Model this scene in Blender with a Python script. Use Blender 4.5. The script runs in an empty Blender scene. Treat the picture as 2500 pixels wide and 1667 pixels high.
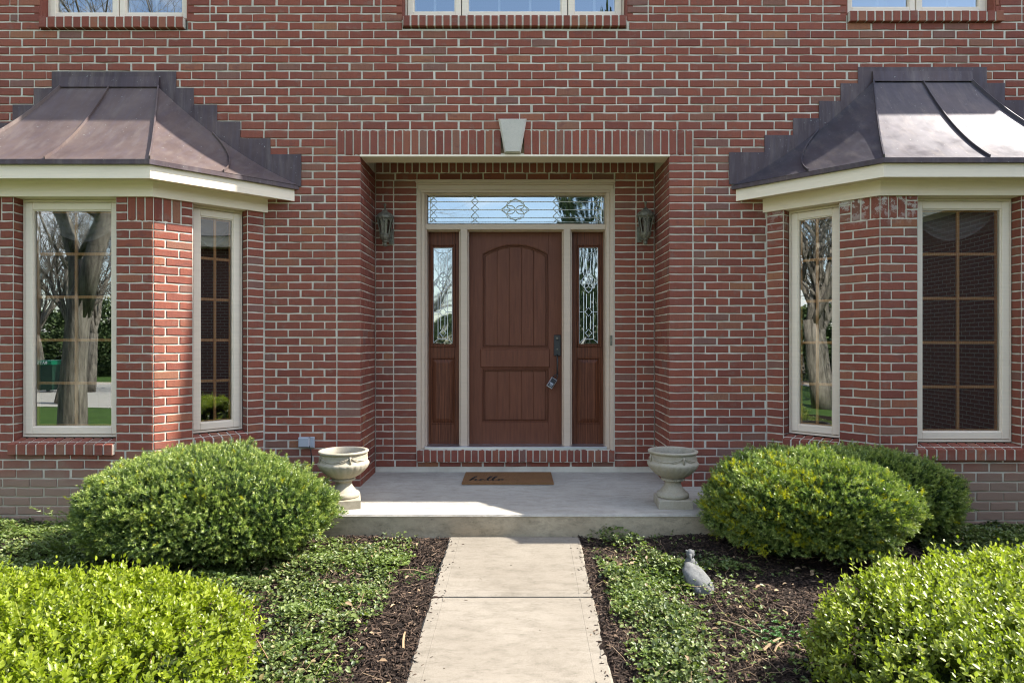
import bpy, math, random
import numpy as np
from mathutils import Vector, Matrix

R = math.radians
random.seed(7)
rng = np.random.default_rng(7)
scene = bpy.context.scene

# ------------------------------------------------------------------ camera, sky, sun, exposure
F = 1610.0            # focal length in pixels of a 2500 px wide picture
VX, VY = 1258.0, 833.0
EYE = 1.60
cam_data = bpy.data.cameras.new("camera")
cam = bpy.data.objects.new("camera", cam_data)
scene.collection.objects.link(cam)
cam.location = (0, 0, EYE)
cam.rotation_euler = (R(90), 0, 0)
cam_data.sensor_width = 36.0
cam_data.lens = F / 2500 * 36.0
cam_data.shift_x = -(VX - 1250) / 2500
cam_data.shift_y = 0.0
cam_data.clip_start = 0.05
cam_data.clip_end = 1500
cam_data.dof.use_dof = True
cam_data.dof.focus_distance = 5.4
cam_data.dof.aperture_fstop = 8.0
scene.camera = cam

SUN = Vector((0.96, 0.07, 1.0)).normalized()      # towards the sun
SUN_EL = math.asin(SUN.z)
SUN_AZ = math.atan2(SUN.x, SUN.y)
world = bpy.data.worlds.new("World")
scene.world = world
world.use_nodes = True
wn = world.node_tree
wn.nodes.clear()
sky = wn.nodes.new("ShaderNodeTexSky")
sky.sky_type = 'NISHITA'
sky.sun_disc = False
sky.sun_elevation = SUN_EL
sky.sun_rotation = SUN_AZ
sky.air_density = 1.0
sky.dust_density = 1.2
bg = wn.nodes.new("ShaderNodeBackground")
bg.inputs["Strength"].default_value = 0.15
tc = wn.nodes.new("ShaderNodeTexCoord")
mp = wn.nodes.new("ShaderNodeMapping")
mp.inputs["Scale"].default_value = (1.0, 1.0, 2.2)
cn = wn.nodes.new("ShaderNodeTexNoise")
cn.inputs["Scale"].default_value = 2.1
cn.inputs["Detail"].default_value = 8
cn.inputs["Roughness"].default_value = 0.55
cr = wn.nodes.new("ShaderNodeValToRGB")
cr.color_ramp.elements[0].position = 0.50
cr.color_ramp.elements[0].color = (0, 0, 0, 1)
cr.color_ramp.elements[1].position = 0.68
cr.color_ramp.elements[1].color = (1, 1, 1, 1)
mx = wn.nodes.new("ShaderNodeMix")
mx.data_type = 'RGBA'
mx.inputs[7].default_value = (6.6, 6.6, 6.7, 1)
out = wn.nodes.new("ShaderNodeOutputWorld")
L = wn.links.new
L(tc.outputs["Generated"], mp.inputs["Vector"])
L(mp.outputs["Vector"], cn.inputs["Vector"])
L(cn.outputs["Fac"], cr.inputs["Fac"])
L(cr.outputs["Color"], mx.inputs[0])
L(sky.outputs["Color"], mx.inputs[6])
L(mx.outputs[2], bg.inputs["Color"])
L(bg.outputs["Background"], out.inputs["Surface"])

sun_data = bpy.data.lights.new("sun", 'SUN')
sun_data.energy = 4.5
sun_data.angle = R(0.55)
sun_data.color = (1.0, 0.955, 0.88)
sun = bpy.data.objects.new("sun", sun_data)
scene.collection.objects.link(sun)
sun.rotation_euler = SUN.to_track_quat('Z', 'Y').to_euler()
sun.location = (20, 0, 30)

scene.view_settings.view_transform = 'Standard'
scene.view_settings.look = 'None'
scene.view_settings.gamma = 1.0
scene.view_settings.use_curve_mapping = False
scene.view_settings.exposure = 1.66
scene.render.engine = 'CYCLES'
scene.cycles.max_bounces = 8
scene.cycles.transparent_max_bounces = 12
scene.cycles.use_denoising = True
scene.cycles.filter_width = 1.1

# ------------------------------------------------------------------ helpers
def wx(px, D): return (px - VX) / F * D
def wz(py, D): return EYE + (VY - py) / F * D

class Mat:
    def __init__(s, name, rough=0.7, color=(0.5, 0.5, 0.5), metallic=0.0, spec=0.5):
        s.m = bpy.data.materials.new(name)
        s.m.use_nodes = True
        s.t = s.m.node_tree
        s.b = s.t.nodes["Principled BSDF"]
        s.b.inputs["Base Color"].default_value = (*color, 1)
        s.b.inputs["Roughness"].default_value = rough
        s.b.inputs["Metallic"].default_value = metallic
        s.b.inputs["Specular IOR Level"].default_value = spec
        s.out = s.t.nodes["Material Output"]
    def n(s, kind, **kw):
        nd = s.t.nodes.new(kind)
        for k, v in kw.items():
            if k.startswith("i_"):
                key = k[2:]
                key = int(key) if key.isdigit() else key.replace("_", " ")
                nd.inputs[key].default_value = v
            else:
                setattr(nd, k, v)
        return nd
    def l(s, a, b): s.t.links.new(a, b)
    def coord(s, kind="Object", scale=(1, 1, 1)):
        if kind == "World":
            src = s.n("ShaderNodeNewGeometry").outputs["Position"]
        else:
            src = s.n("ShaderNodeTexCoord").outputs[kind]
        m = s.n("ShaderNodeMapping")
        m.inputs["Scale"].default_value = scale
        s.l(src, m.inputs["Vector"])
        return m.outputs["Vector"]
    def noise(s, vec, scale, detail=4, rough=0.5):
        n = s.n("ShaderNodeTexNoise", i_Scale=scale, i_Detail=detail, i_Roughness=rough)
        s.l(vec, n.inputs["Vector"])
        return n.outputs["Fac"]
    def ramp(s, fac, stops, interp='LINEAR'):
        r = s.n("ShaderNodeValToRGB")
        e = r.color_ramp.elements
        r.color_ramp.interpolation = interp
        while len(e) < len(stops): e.new(0.5)
        for i, (p, c) in enumerate(stops):
            e[i].position = p
            e[i].color = (*c, 1) if len(c) == 3 else c
        s.l(fac, r.inputs["Fac"])
        return r.outputs["Color"]
    def val(s, fac, lo, hi, a=0.0, b=1.0):
        r = s.n("ShaderNodeMapRange")
        r.inputs[1].default_value = lo; r.inputs[2].default_value = hi
        r.inputs[3].default_value = a; r.inputs[4].default_value = b
        s.l(fac, r.inputs[0])
        return r.outputs[0]
    def mix(s, fac, a, b, blend='MIX'):
        m = s.n("ShaderNodeMix", data_type='RGBA', blend_type=blend)
        for v, i in ((fac, 0), (a, 6), (b, 7)):
            if isinstance(v, (int, float)): m.inputs[i].default_value = v
            elif isinstance(v, tuple): m.inputs[i].default_value = (*v, 1)
            else: s.l(v, m.inputs[i])
        return m.outputs[2]
    def math(s, op, a, b=0.0):
        m = s.n("ShaderNodeMath", operation=op)
        for v, i in ((a, 0), (b, 1)):
            if isinstance(v, (int, float)): m.inputs[i].default_value = v
            else: s.l(v, m.inputs[i])
        return m.outputs[0]
    def base(s, c): s.l(c, s.b.inputs["Base Color"])
    def rough(s, c): s.l(c, s.b.inputs["Roughness"])
    def bump(s, h, strength=0.4, dist=0.003):
        b = s.n("ShaderNodeBump", i_Strength=strength, i_Distance=dist)
        s.l(h, b.inputs["Height"])
        s.l(b.outputs["Normal"], s.b.inputs["Normal"])
        return b

class MB:
    def __init__(s): s.v = []; s.f = []
    def add(s, vs, fs):
        o = len(s.v)
        s.v += [tuple(p) for p in vs]
        s.f += [tuple(o + i for i in f) for f in fs]
        return s
    def box(s, x0, x1, y0, y1, z0, z1):
        return s.add([(x0, y0, z0), (x1, y0, z0), (x1, y1, z0), (x0, y1, z0), (x0, y0, z1), (x1, y0, z1), (x1, y1, z1), (x0, y1, z1)],
                     [(0, 3, 2, 1), (4, 5, 6, 7), (0, 1, 5, 4), (1, 2, 6, 5), (2, 3, 7, 6), (3, 0, 4, 7)])
    def bevbox(s, x0, x1, y0, y1, z0, z1, b=0.003):
        # box with chamfered edges on its -y side
        return s.add([(x0, y1, z0), (x1, y1, z0), (x1, y1, z1), (x0, y1, z1), (x0, y0 + b, z0), (x1, y0 + b, z0), (x1, y0 + b, z1), (x0, y0 + b, z1),
                      (x0 + b, y0, z0 + b), (x1 - b, y0, z0 + b), (x1 - b, y0, z1 - b), (x0 + b, y0, z1 - b)],
                     [(0, 3, 2, 1), (0, 1, 5, 4), (1, 2, 6, 5), (2, 3, 7, 6), (3, 0, 4, 7), (4, 5, 9, 8), (5, 6, 10, 9), (6, 7, 11, 10), (7, 4, 8, 11), (8, 9, 10, 11)])
    def tube(s, pts, rad, n=6, close=False):
        pts = [Vector(p) for p in pts]
        rs = rad if isinstance(rad, (list, tuple)) else [rad] * len(pts)
        o = len(s.v)
        up = Vector((0.31, 0.17, 0.94))
        for i, p in enumerate(pts):
            a = pts[max(i - 1, 0)]; b = pts[min(i + 1, len(pts) - 1)]
            d = (b - a)
            if d.length < 1e-9: d = Vector((0, 0, 1))
            d.normalize()
            x = d.cross(up)
            if x.length < 0.05: x = d.cross(Vector((1, 0, 0)))
            x.normalize(); y = d.cross(x)
            for k in range(n):
                t = 2 * math.pi * k / n
                s.v.append(tuple(p + (x * math.cos(t) + y * math.sin(t)) * rs[i]))
        for i in range(len(pts) - 1):
            for k in range(n):
                k2 = (k + 1) % n
                s.f.append((o + i * n + k, o + i * n + k2, o + (i + 1) * n + k2, o + (i + 1) * n + k))
        s.f.append(tuple(o + k for k in range(n))[::-1])
        s.f.append(tuple(o + (len(pts) - 1) * n + k for k in range(n)))
        return s
    def lathe(s, prof, n=32, cx=0, cy=0, cz=0, mod=None):
        o = len(s.v)
        for (r, z) in prof:
            for k in range(n):
                t = 2 * math.pi * k / n
                rr = r * (mod(t, r, z) if mod else 1)
                s.v.append((cx + rr * math.cos(t), cy + rr * math.sin(t), cz + z))
        for i in range(len(prof) - 1):
            for k in range(n):
                k2 = (k + 1) % n
                s.f.append((o + i * n + k, o + i * n + k2, o + (i + 1) * n + k2, o + (i + 1) * n + k))
        return s
    def xf(s, M):
        s.v = [tuple(M @ Vector(p)) for p in s.v]
        return s
    def mesh(s, name, mat, smooth=False):
        me = bpy.data.meshes.new(name)
        me.from_pydata(s.v, [], s.f)
        me.validate()
        if mat: me.materials.append(mat)
        if smooth:
            me.polygons.foreach_set("use_smooth", [True] * len(me.polygons))
        me.update()
        return me

def link(name, me, parent=None, kind=None, label=None):
    o = bpy.data.objects.new(name, me)
    scene.collection.objects.link(o)
    if parent is not None:
        o.parent = parent
        o.matrix_parent_inverse = world_of(parent).inverted()
    if kind: o["kind"] = kind
    if label: o["label"] = label
    return o

def world_of(o):
    m = o.matrix_basis.copy()
    while o.parent is not None:
        m = o.parent.matrix_basis @ o.matrix_parent_inverse @ m if o.parent.parent is None else world_of(o.parent) @ o.matrix_parent_inverse @ m
        return m
    return m

def build(name, mb, mat, parent=None, smooth=False, kind=None, label=None):
    return link(name, mb.mesh(name, mat, smooth), parent, kind, label)

def thing(name, label, cat, loc=(0, 0, 0), group=None):
    o = bpy.data.objects.new(name, None)
    o.empty_display_size = 0.1
    scene.collection.objects.link(o)
    o.location = loc
    o["label"] = label; o["category"] = cat
    if group: o["group"] = group
    return o

def tag(o, label, cat, group=None, kind=None):
    o["label"] = label; o["category"] = cat
    if group: o["group"] = group
    if kind: o["kind"] = kind
    return o

def copy_tree(o, parent=None, loc=None, label=None):
    c = o.copy()
    scene.collection.objects.link(c)
    if parent is not None:
        c.parent = parent
    if loc is not None: c.location = loc
    if label: c["label"] = label
    for ch in o.children:
        copy_tree(ch, c)
    return c

def np_mesh(name, verts, loops, per, mat, smooth=False, tone=None):
    me = bpy.data.meshes.new(name)
    nv = len(verts); nf = len(loops) // per
    me.vertices.add(nv)
    me.vertices.foreach_set("co", np.ascontiguousarray(verts, dtype=np.float32).ravel())
    me.loops.add(len(loops))
    me.loops.foreach_set("vertex_index", np.ascontiguousarray(loops, dtype=np.int32))
    me.polygons.add(nf)
    me.polygons.foreach_set("loop_start", np.arange(0, nf * per, per, dtype=np.int32))
    me.polygons.foreach_set("loop_total", np.full(nf, per, dtype=np.int32))
    if mat: me.materials.append(mat)
    me.update(calc_edges=True)
    if tone is not None:
        at_ = me.attributes.new("tone", 'FLOAT', 'POINT')
        at_.data.foreach_set("value", np.ascontiguousarray(tone, dtype=np.float32))
    return me

# ------------------------------------------------------------------ materials
def make_brick_mat(name="brick_red", dirty=False):
    M = Mat(name, rough=0.85, spec=0.25)
    oi = M.n("ShaderNodeObjectInfo")
    ge = M.n("ShaderNodeNewGeometry")
    rnd = M.math('FRACT', M.math('ADD', M.math('MULTIPLY', oi.outputs["Random"], 7.13), ge.outputs["Random Per Island"]))
    col = M.ramp(rnd, [(0.0, (0.180, 0.052, 0.035)), (0.25, (0.235, 0.066, 0.040)), (0.55, (0.262, 0.078, 0.046)), (0.76, (0.215, 0.064, 0.043)),
                       (0.88, (0.285, 0.108, 0.058)), (0.93, (0.205, 0.098, 0.066)), (0.965, (0.185, 0.098, 0.078)), (1.0, (0.310, 0.130, 0.060))])
    pos = M.coord("World")
    big = M.noise(pos, 1.3, 3)
    col = M.mix(M.val(big, 0.3, 0.7, 0, 0.35), col, (0.22, 0.085, 0.060))
    # grey-brown flashed patches crossing single bricks
    sm = M.noise(M.coord("World", (6, 6, 9)), 1.6, 3, 0.6)
    col = M.mix(M.val(sm, 0.57, 0.68, 0, 0.6), col, (0.215, 0.120, 0.088))
    sm2 = M.noise(M.coord("World", (5, 5, 9)), 1.9, 2, 0.5)
    col = M.mix(M.val(sm2, 0.36, 0.28, 0, 0.5), col, (0.155, 0.062, 0.05))
    vert = M.noise(M.coord("World", (60, 60, 5)), 1.0, 2)
    col = M.mix(M.val(vert, 0.35, 0.75, 0, 0.22), col, (0.12, 0.045, 0.04))
    fine = M.noise(pos, 120, 4, 0.75)
    col = M.mix(M.val(fine, 0.60, 0.70, 0, 0.8), col, (0.075, 0.032, 0.026))
    col = M.mix(M.val(fine, 0.40, 0.30, 0, 0.35), col, (0.36, 0.16, 0.10))
    org = M.noise(pos, 14, 5, 0.7)
    col = M.mix(M.val(org, 0.70, 0.78, 0, 0.55), col, (0.34, 0.145, 0.06))
    # mortar smears
    sme = M.noise(pos, 22, 6, 0.75)
    col = M.mix(M.val(sme, 0.72, 0.79, 0, 0.6), col, (0.50, 0.46, 0.39))
    sp3 = M.n("ShaderNodeSeparateXYZ"); M.l(ge.outputs["Position"], sp3.inputs[0])
    msk = M.math('MULTIPLY', M.math('MULTIPLY', M.val(sp3.outputs["Z"], 2.46, 2.66), M.val(sp3.outputs["Z"], 2.9, 2.75)), M.math('MULTIPLY', M.val(sp3.outputs["X"], 2.0, 2.4), M.val(sp3.outputs["X"], 3.1, 2.95)))
    col = M.mix(M.math('MULTIPLY', msk, M.val(M.noise(pos, 16, 6, 0.75), 0.50, 0.56, 0, 0.9)), col, (0.50, 0.47, 0.42))
    # soil splashed over the lowest courses
    sz = M.n("ShaderNodeSeparateXYZ"); M.l(ge.outputs["Position"], sz.inputs[0])
    low = M.math('ADD', sz.outputs["Z"], M.math('MULTIPLY', M.noise(pos, 3.5, 4), 0.35))
    ax = M.math('ABSOLUTE', sz.outputs["X"])
    col = M.mix(M.math('MULTIPLY', M.val(low, 0.98, 0.72, 0, 0.80), M.val(ax, 1.5, 2.2)), col, (0.255, 0.190, 0.140))
    M.base(col)
    h = M.math('ADD', M.noise(pos, 95, 5, 0.65), M.math('MULTIPLY', M.noise(pos, 420, 2), 0.5))
    M.bump(h, 0.8, 0.003)
    return M.m
brick_m = make_brick_mat()

def make_mortar():
    M = Mat("mortar_pale", rough=0.95, spec=0.2)
    pos = M.coord("World")
    col = M.ramp(M.noise(pos, 5, 5, 0.6), [(0.3, (0.48, 0.435, 0.35)), (0.7, (0.68, 0.63, 0.52))])
    col = M.mix(M.val(M.noise(pos, 160, 3), 0.55, 0.75, 0, 0.4), col, (0.30, 0.27, 0.22))
    ge = M.n("ShaderNodeNewGeometry")
    sz = M.n("ShaderNodeSeparateXYZ"); M.l(ge.outputs["Position"], sz.inputs[0])
    low = M.math('ADD', sz.outputs["Z"], M.math('MULTIPLY', M.noise(pos, 3.5, 4), 0.35))
    ax = M.math('ABSOLUTE', sz.outputs["X"])
    col = M.mix(M.math('MULTIPLY', M.val(low, 0.93, 0.62, 0, 0.65), M.val(ax, 1.5, 2.2)), col, (0.30, 0.245, 0.17))
    M.base(col)
    M.bump(M.noise(pos, 180, 4, 0.7), 0.6, 0.003)
    return M.m
mortar_m = make_mortar()

def make_paint(name, c, grain=0.5, axis=(3, 3, 60), rough=0.55):
    M = Mat(name, rough=rough, spec=0.4)
    pos = M.coord("World")
    n = M.noise(M.coord("World", axis), 1.0, 4)
    col = M.mix(M.val(n, 0.3, 0.7), tuple(x * 0.93 for x in c), c)
    col = M.mix(M.val(M.noise(pos, 2.5, 6, 0.7), 0.58, 0.8, 0, 0.35), col, tuple(x * 0.72 for x in c))
    M.base(col)
    M.bump(n, grain, 0.0015)
    return M.m
trim_m = make_paint("cream_trim_paint", (0.80, 0.675, 0.51), 0.7, (4, 4, 90))
frame_m = make_paint("sand_window_paint", (0.76, 0.645, 0.50), 0.1)
doortrim_m = make_paint("taupe_door_trim_paint", (0.56, 0.435, 0.325), 0.15)
white_m = make_paint("pale_cover_paint", (0.36, 0.38, 0.41), 0.2)
black_m = Mat("black_gasket", 0.6, (0.01, 0.01, 0.01)).m

def make_copper(name, cols, metal, spec=0.5):
    M = Mat(name, rough=0.42, metallic=metal, spec=spec)
    pos = M.coord("World")
    n = M.noise(pos, 2.2, 5, 0.6)
    col = M.ramp(n, [(0.25, cols[0]), (0.5, cols[1]), (0.75, cols[2])])
    st = M.noise(M.coord("World", (30, 8, 3)), 1.0, 4)
    col = M.mix(M.val(st, 0.45, 0.75, 0, 0.35), col, (0.11, 0.095, 0.115))
    sp = M.noise(pos, 60, 3, 0.6)
    col = M.mix(M.val(sp, 0.70, 0.73, 0, 0.7), col, (0.46, 0.48, 0.44))
    run = M.noise(M.coord("World", (9, 3, 1.2)), 1.6, 5, 0.7)
    col = M.mix(M.val(run, 0.5, 0.72, 0, 0.4), col, (0.20, 0.165, 0.14))
    sp2 = M.noise(pos, 17, 4, 0.7)
    col = M.mix(M.val(sp2, 0.76, 0.79, 0, 0.7), col, (0.33, 0.52, 0.46))
    M.base(col)
    M.rough(M.val(M.noise(pos, 6, 5, 0.6), 0.3, 0.7, 0.36, 0.56))
    M.bump(M.noise(pos, 3.0, 2), 0.12, 0.01)
    return M.m
copper_l = make_copper("brown_weathered_copper", ((0.070, 0.050, 0.048), (0.108, 0.078, 0.070), (0.155, 0.115, 0.098)), 0.12, 0.25)
copper_f = make_copper("dark_copper_flashing", ((0.042, 0.030, 0.034), (0.070, 0.048, 0.050), (0.115, 0.080, 0.072)), 0.15, 0.25)
copper_r = make_copper("slate_weathered_copper", ((0.050, 0.046, 0.054), (0.068, 0.060, 0.068), (0.090, 0.074, 0.076)), 0.42)

def make_wood(name, c0, c1, axis=(28, 28, 1.6), wave=0.35):
    M = Mat(name, rough=0.5, spec=0.22)
    v = M.coord("World", axis)
    n = M.noise(v, 1.3, 6, 0.65)
    w = M.n("ShaderNodeTexWave", i_Scale=0.7, i_Distortion=7.0, i_Detail=3.0)
    M.l(v, w.inputs["Vector"])
    g = M.math('ADD', M.math('MULTIPLY', n, 1.0 - wave), M.math('MULTIPLY', w.outputs["Fac"], wave))
    M.base(M.ramp(g, [(0.3, c0), (0.7, c1)]))
    M.bump(n, 0.25, 0.0012)
    return M.m
door_m = make_wood("brown_stained_door", (0.100, 0.034, 0.018), (0.158, 0.057, 0.030), (40, 40, 3), 0.08)
side_m = make_wood("red_brown_oak", (0.060, 0.018, 0.009), (0.165, 0.055, 0.024), (34, 34, 2.6))
muntin_m = make_wood("honey_wood", (0.62, 0.29, 0.11), (0.75, 0.38, 0.16))

def make_glass(name, base=0.20, tint=(0.90, 0.92, 0.90), rough=0.0, wavy=0.0):
    m = bpy.data.materials.new(name); m.use_nodes = True
    t = m.node_tree; t.nodes.clear()
    o = t.nodes.new("ShaderNodeOutputMaterial")
    tr = t.nodes.new("ShaderNodeBsdfTransparent"); tr.inputs[0].default_value = (*tint, 1)
    gl = t.nodes.new("ShaderNodeBsdfGlossy"); gl.inputs["Roughness"].default_value = rough
    gl.inputs["Color"].default_value = (0.93, 0.96, 0.95, 1)
    fr = t.nodes.new("ShaderNodeFresnel"); fr.inputs[0].default_value = 1.5
    mr = t.nodes.new("ShaderNodeMapRange")
    mr.inputs[1].default_value = 0.04; mr.inputs[2].default_value = 1.0
    mr.inputs[3].default_value = base; mr.inputs[4].default_value = 1.0
    mixs = t.nodes.new("ShaderNodeMixShader")
    t.links.new(fr.outputs[0], mr.inputs[0]); t.links.new(mr.outputs[0], mixs.inputs[0])
    t.links.new(tr.outputs[0], mixs.inputs[1]); t.links.new(gl.outputs[0], mixs.inputs[2])
    t.links.new(mixs.outputs[0], o.inputs[0])
    if wavy:
        g = t.nodes.new("ShaderNodeNewGeometry")
        nz = t.nodes.new("ShaderNodeTexNoise"); nz.inputs["Scale"].default_value = 1.4; nz.inputs["Detail"].default_value = 1
        b = t.nodes.new("ShaderNodeBump"); b.inputs["Strength"].default_value = 1.0; b.inputs["Distance"].default_value = wavy
        t.links.new(g.outputs["Position"], nz.inputs["Vector"]); t.links.new(nz.outputs["Fac"], b.inputs["Height"])
        t.links.new(b.outputs[0], gl.inputs["Normal"])
    return m
glass_m = make_glass("window_glass", 0.26, wavy=0.0007)
glass_up_m = make_glass("upper_window_glass", 0.33, wavy=0.0006)
glass_door_m = make_glass("leaded_glass", 0.42, (0.6, 0.65, 0.66), 0.02, 0.008)
lamp_glass_m = make_glass("smoked_lamp_glass", 0.10, (0.42, 0.40, 0.33), 0.15)
came_m = Mat("bright_lead_came", 0.3, (0.80, 0.84, 0.86), 0.35).m
bronze_m = Mat("weathered_bronze", 0.6, (0.10, 0.092, 0.07), 0.2)
_n = bronze_m.noise(bronze_m.coord("World"), 45, 4)
bronze_m.base(bronze_m.ramp(_n, [(0.3, (0.085, 0.078, 0.058)), (0.7, (0.23, 0.215, 0.155))]))
bronze_m = bronze_m.m
alu_m = Mat("aluminium", 0.3, (0.62, 0.64, 0.68), 0.9).m
darkmetal_m = Mat("dark_handle_metal", 0.42, (0.035, 0.034, 0.036), 0.4).m
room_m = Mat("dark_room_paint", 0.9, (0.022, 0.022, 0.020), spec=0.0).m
ceil_m = Mat("room_ceiling_paint", 0.9, (0.20, 0.20, 0.15), spec=0.1).m
blind_m = Mat("pale_blind", 0.8, (0.35, 0.42, 0.50), spec=0.1).m
sheer_m = Mat("sheer_curtain", 0.9, (0.17, 0.16, 0.16), spec=0.1).m

def make_concrete(name, c0, c1, stain, dark_amt=0.35, rough=0.9, streak=(3.2, 7.5, 3)):
    M = Mat(name, rough=rough, spec=0.25)
    pos = M.coord("World")
    col = M.ramp(M.noise(pos, 1.8, 6, 0.6), [(0.3, c0), (0.7, c1)])
    st = M.noise(M.coord("World", streak), 2.3, 10, 0.8)
    col = M.mix(M.val(st, 0.46, 0.70, 0, dark_amt), col, stain)
    sp = M.noise(pos, 300, 2, 0.7)
    col = M.mix(M.val(sp, 0.50, 0.66, 0, 0.7), col, tuple(x * 0.55 for x in c0))
    gr_ = M.noise(M.coord("World", (34, 60, 34)), 1.0, 5, 0.8)
    col = M.mix(M.math('MULTIPLY', M.val(gr_, 0.55, 0.68, 0, 0.75), M.val(st, 0.40, 0.60)), col, stain)
    sp2 = M.noise(pos, 34, 4, 0.7)
    col = M.mix(M.val(sp2, 0.72, 0.80, 0, 0.7), col, stain)
    M.base(col)
    M.bump(M.math('ADD', M.noise(pos, 240, 3, 0.7), M.math('MULTIPLY', st, 0.8)), 0.35, 0.002)
    return M.m
walk_m = make_concrete("walk_concrete", (0.200, 0.172, 0.134), (0.262, 0.230, 0.184), (0.095, 0.082, 0.060), 0.62)
porch_m = make_concrete("porch_concrete", (0.37, 0.34, 0.285), (0.47, 0.435, 0.37), (0.20, 0.175, 0.14), 0.6)
riser_m = make_concrete("porch_face_concrete", (0.33, 0.265, 0.175), (0.50, 0.42, 0.29), (0.10, 0.09, 0.06), 0.65, streak=(3, 3, 6))
stone_m = make_concrete("cast_keystone", (0.50, 0.455, 0.375), (0.58, 0.53, 0.45), (0.33, 0.31, 0.27), 0.2)
urn_m = make_concrete("cast_urn_stone", (0.33, 0.29, 0.215), (0.44, 0.40, 0.32), (0.22, 0.19, 0.12), 0.5, streak=(7, 7, 5))
grey_m = make_concrete("grey_garden_stone", (0.11, 0.115, 0.115), (0.19, 0.19, 0.18), (0.035, 0.035, 0.035), 0.75, streak=(12, 12, 12))
drive_m = make_concrete("driveway_concrete", (0.42, 0.40, 0.35), (0.50, 0.48, 0.43), (0.3, 0.28, 0.25), 0.2)

def make_mulch():
    M = Mat("dark_mulch", rough=0.95, spec=0.15)
    pos = M.coord("World")
    n = M.noise(pos, 45, 6, 0.7)
    M.base(M.ramp(n, [(0.3, (0.006, 0.004, 0.003)), (0.62, (0.028, 0.018, 0.013)), (0.8, (0.06, 0.04, 0.028))]))
    M.bump(n, 1.0, 0.02)
    return M.m
mulch_m = make_mulch()
def make_rand(name, stops, rough=0.8, spec=0.3, translucent=0.0, patch=None, tcol=None, tone=False):
    """colour picked per loose piece, with larger patches of another colour"""
    M = Mat(name, rough=rough, spec=spec)
    ge = M.n("ShaderNodeNewGeometry")
    src = ge.outputs["Random Per Island"]
    if tone:      # leaf age plus shade painted into deep shoots, read from the shoot's tone
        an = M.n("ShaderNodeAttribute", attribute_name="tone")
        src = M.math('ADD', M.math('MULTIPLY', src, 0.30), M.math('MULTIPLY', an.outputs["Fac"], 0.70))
    col = M.ramp(src, stops)
    if patch:
        c, scale, lo, hi, amt = patch
        col = M.mix(M.val(M.noise(M.coord("World"), scale, 3), lo, hi, 0, amt), col, c)
    M.base(col)
    if translucent:
        tl = M.n("ShaderNodeBsdfTranslucent")
        tint = M.mix(1.0, col, tcol or (1.5, 1.7, 0.55), 'MULTIPLY')
        M.l(tint, tl.inputs["Color"])
        ms = M.n("ShaderNodeMixShader"); ms.inputs[0].default_value = translucent
        M.l(M.b.outputs[0], ms.inputs[1]); M.l(tl.outputs[0], ms.inputs[2])
        M.l(ms.outputs[0], M.out.inputs["Surface"])
    return M.m
chip_m = make_rand("mulch_chip", [(0, (0.010, 0.006, 0.004)), (0.5, (0.032, 0.020, 0.013)), (0.86, (0.068, 0.043, 0.029)), (0.97, (0.13, 0.085, 0.055)), (1, (0.24, 0.17, 0.11))], 0.9)
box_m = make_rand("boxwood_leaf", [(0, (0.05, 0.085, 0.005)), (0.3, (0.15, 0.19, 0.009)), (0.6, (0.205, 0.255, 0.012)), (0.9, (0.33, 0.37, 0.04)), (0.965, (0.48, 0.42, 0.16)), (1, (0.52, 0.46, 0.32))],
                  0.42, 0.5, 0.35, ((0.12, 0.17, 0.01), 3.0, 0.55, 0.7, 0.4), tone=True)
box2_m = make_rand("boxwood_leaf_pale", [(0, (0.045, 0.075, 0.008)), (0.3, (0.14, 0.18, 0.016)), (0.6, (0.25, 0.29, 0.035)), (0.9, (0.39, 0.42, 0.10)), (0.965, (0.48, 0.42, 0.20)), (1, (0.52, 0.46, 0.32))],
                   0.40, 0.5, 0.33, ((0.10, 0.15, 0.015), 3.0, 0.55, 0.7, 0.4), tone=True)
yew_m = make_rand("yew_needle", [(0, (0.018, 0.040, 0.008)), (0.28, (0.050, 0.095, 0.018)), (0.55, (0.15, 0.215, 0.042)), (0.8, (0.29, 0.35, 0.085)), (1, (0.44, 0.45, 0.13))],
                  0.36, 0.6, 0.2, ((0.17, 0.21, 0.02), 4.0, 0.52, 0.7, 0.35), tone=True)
yewtip_m = make_rand("yew_tip_needle", [(0, (0.28, 0.30, 0.012)), (1, (0.42, 0.38, 0.02))], 0.45, 0.4, 0.3)
ivy_m = make_rand("creeper_leaf", [(0, (0.024, 0.042, 0.010)), (0.4, (0.072, 0.105, 0.026)), (0.8, (0.170, 0.205, 0.060)), (0.93, (0.19, 0.22, 0.07)), (0.965, (0.30, 0.31, 0.16)), (1, (0.26, 0.16, 0.08))],
                  0.46, 0.45, 0.25, ((0.14, 0.20, 0.04), 3.5, 0.45, 0.65, 0.6))
twig_m = make_rand("dry_twig", [(0, (0.20, 0.13, 0.07)), (1, (0.38, 0.27, 0.16))], 0.85)
core_m = Mat("shrub_core_shade", 0.9, (0.020, 0.030, 0.010), spec=0.05).m  # dark colour standing in for the shade inside shrubs and hedges
sedum_m = make_rand("sedum_leaf", [(0, (0.05, 0.13, 0.05)), (1, (0.13, 0.24, 0.08))], 0.45, 0.4, 0.2)
grass_m = Mat("lawn_grass", 0.9, (0.06, 0.13, 0.02), spec=0.2)
_g = grass_m.noise(grass_m.coord("World"), 3, 8, 0.7)
grass_m.base(grass_m.ramp(_g, [(0.3, (0.035, 0.075, 0.012)), (0.7, (0.07, 0.13, 0.025))]))
grass_m.bump(grass_m.noise(grass_m.coord("World"), 60, 3), 0.6, 0.02)
grass_m = grass_m.m
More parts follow.
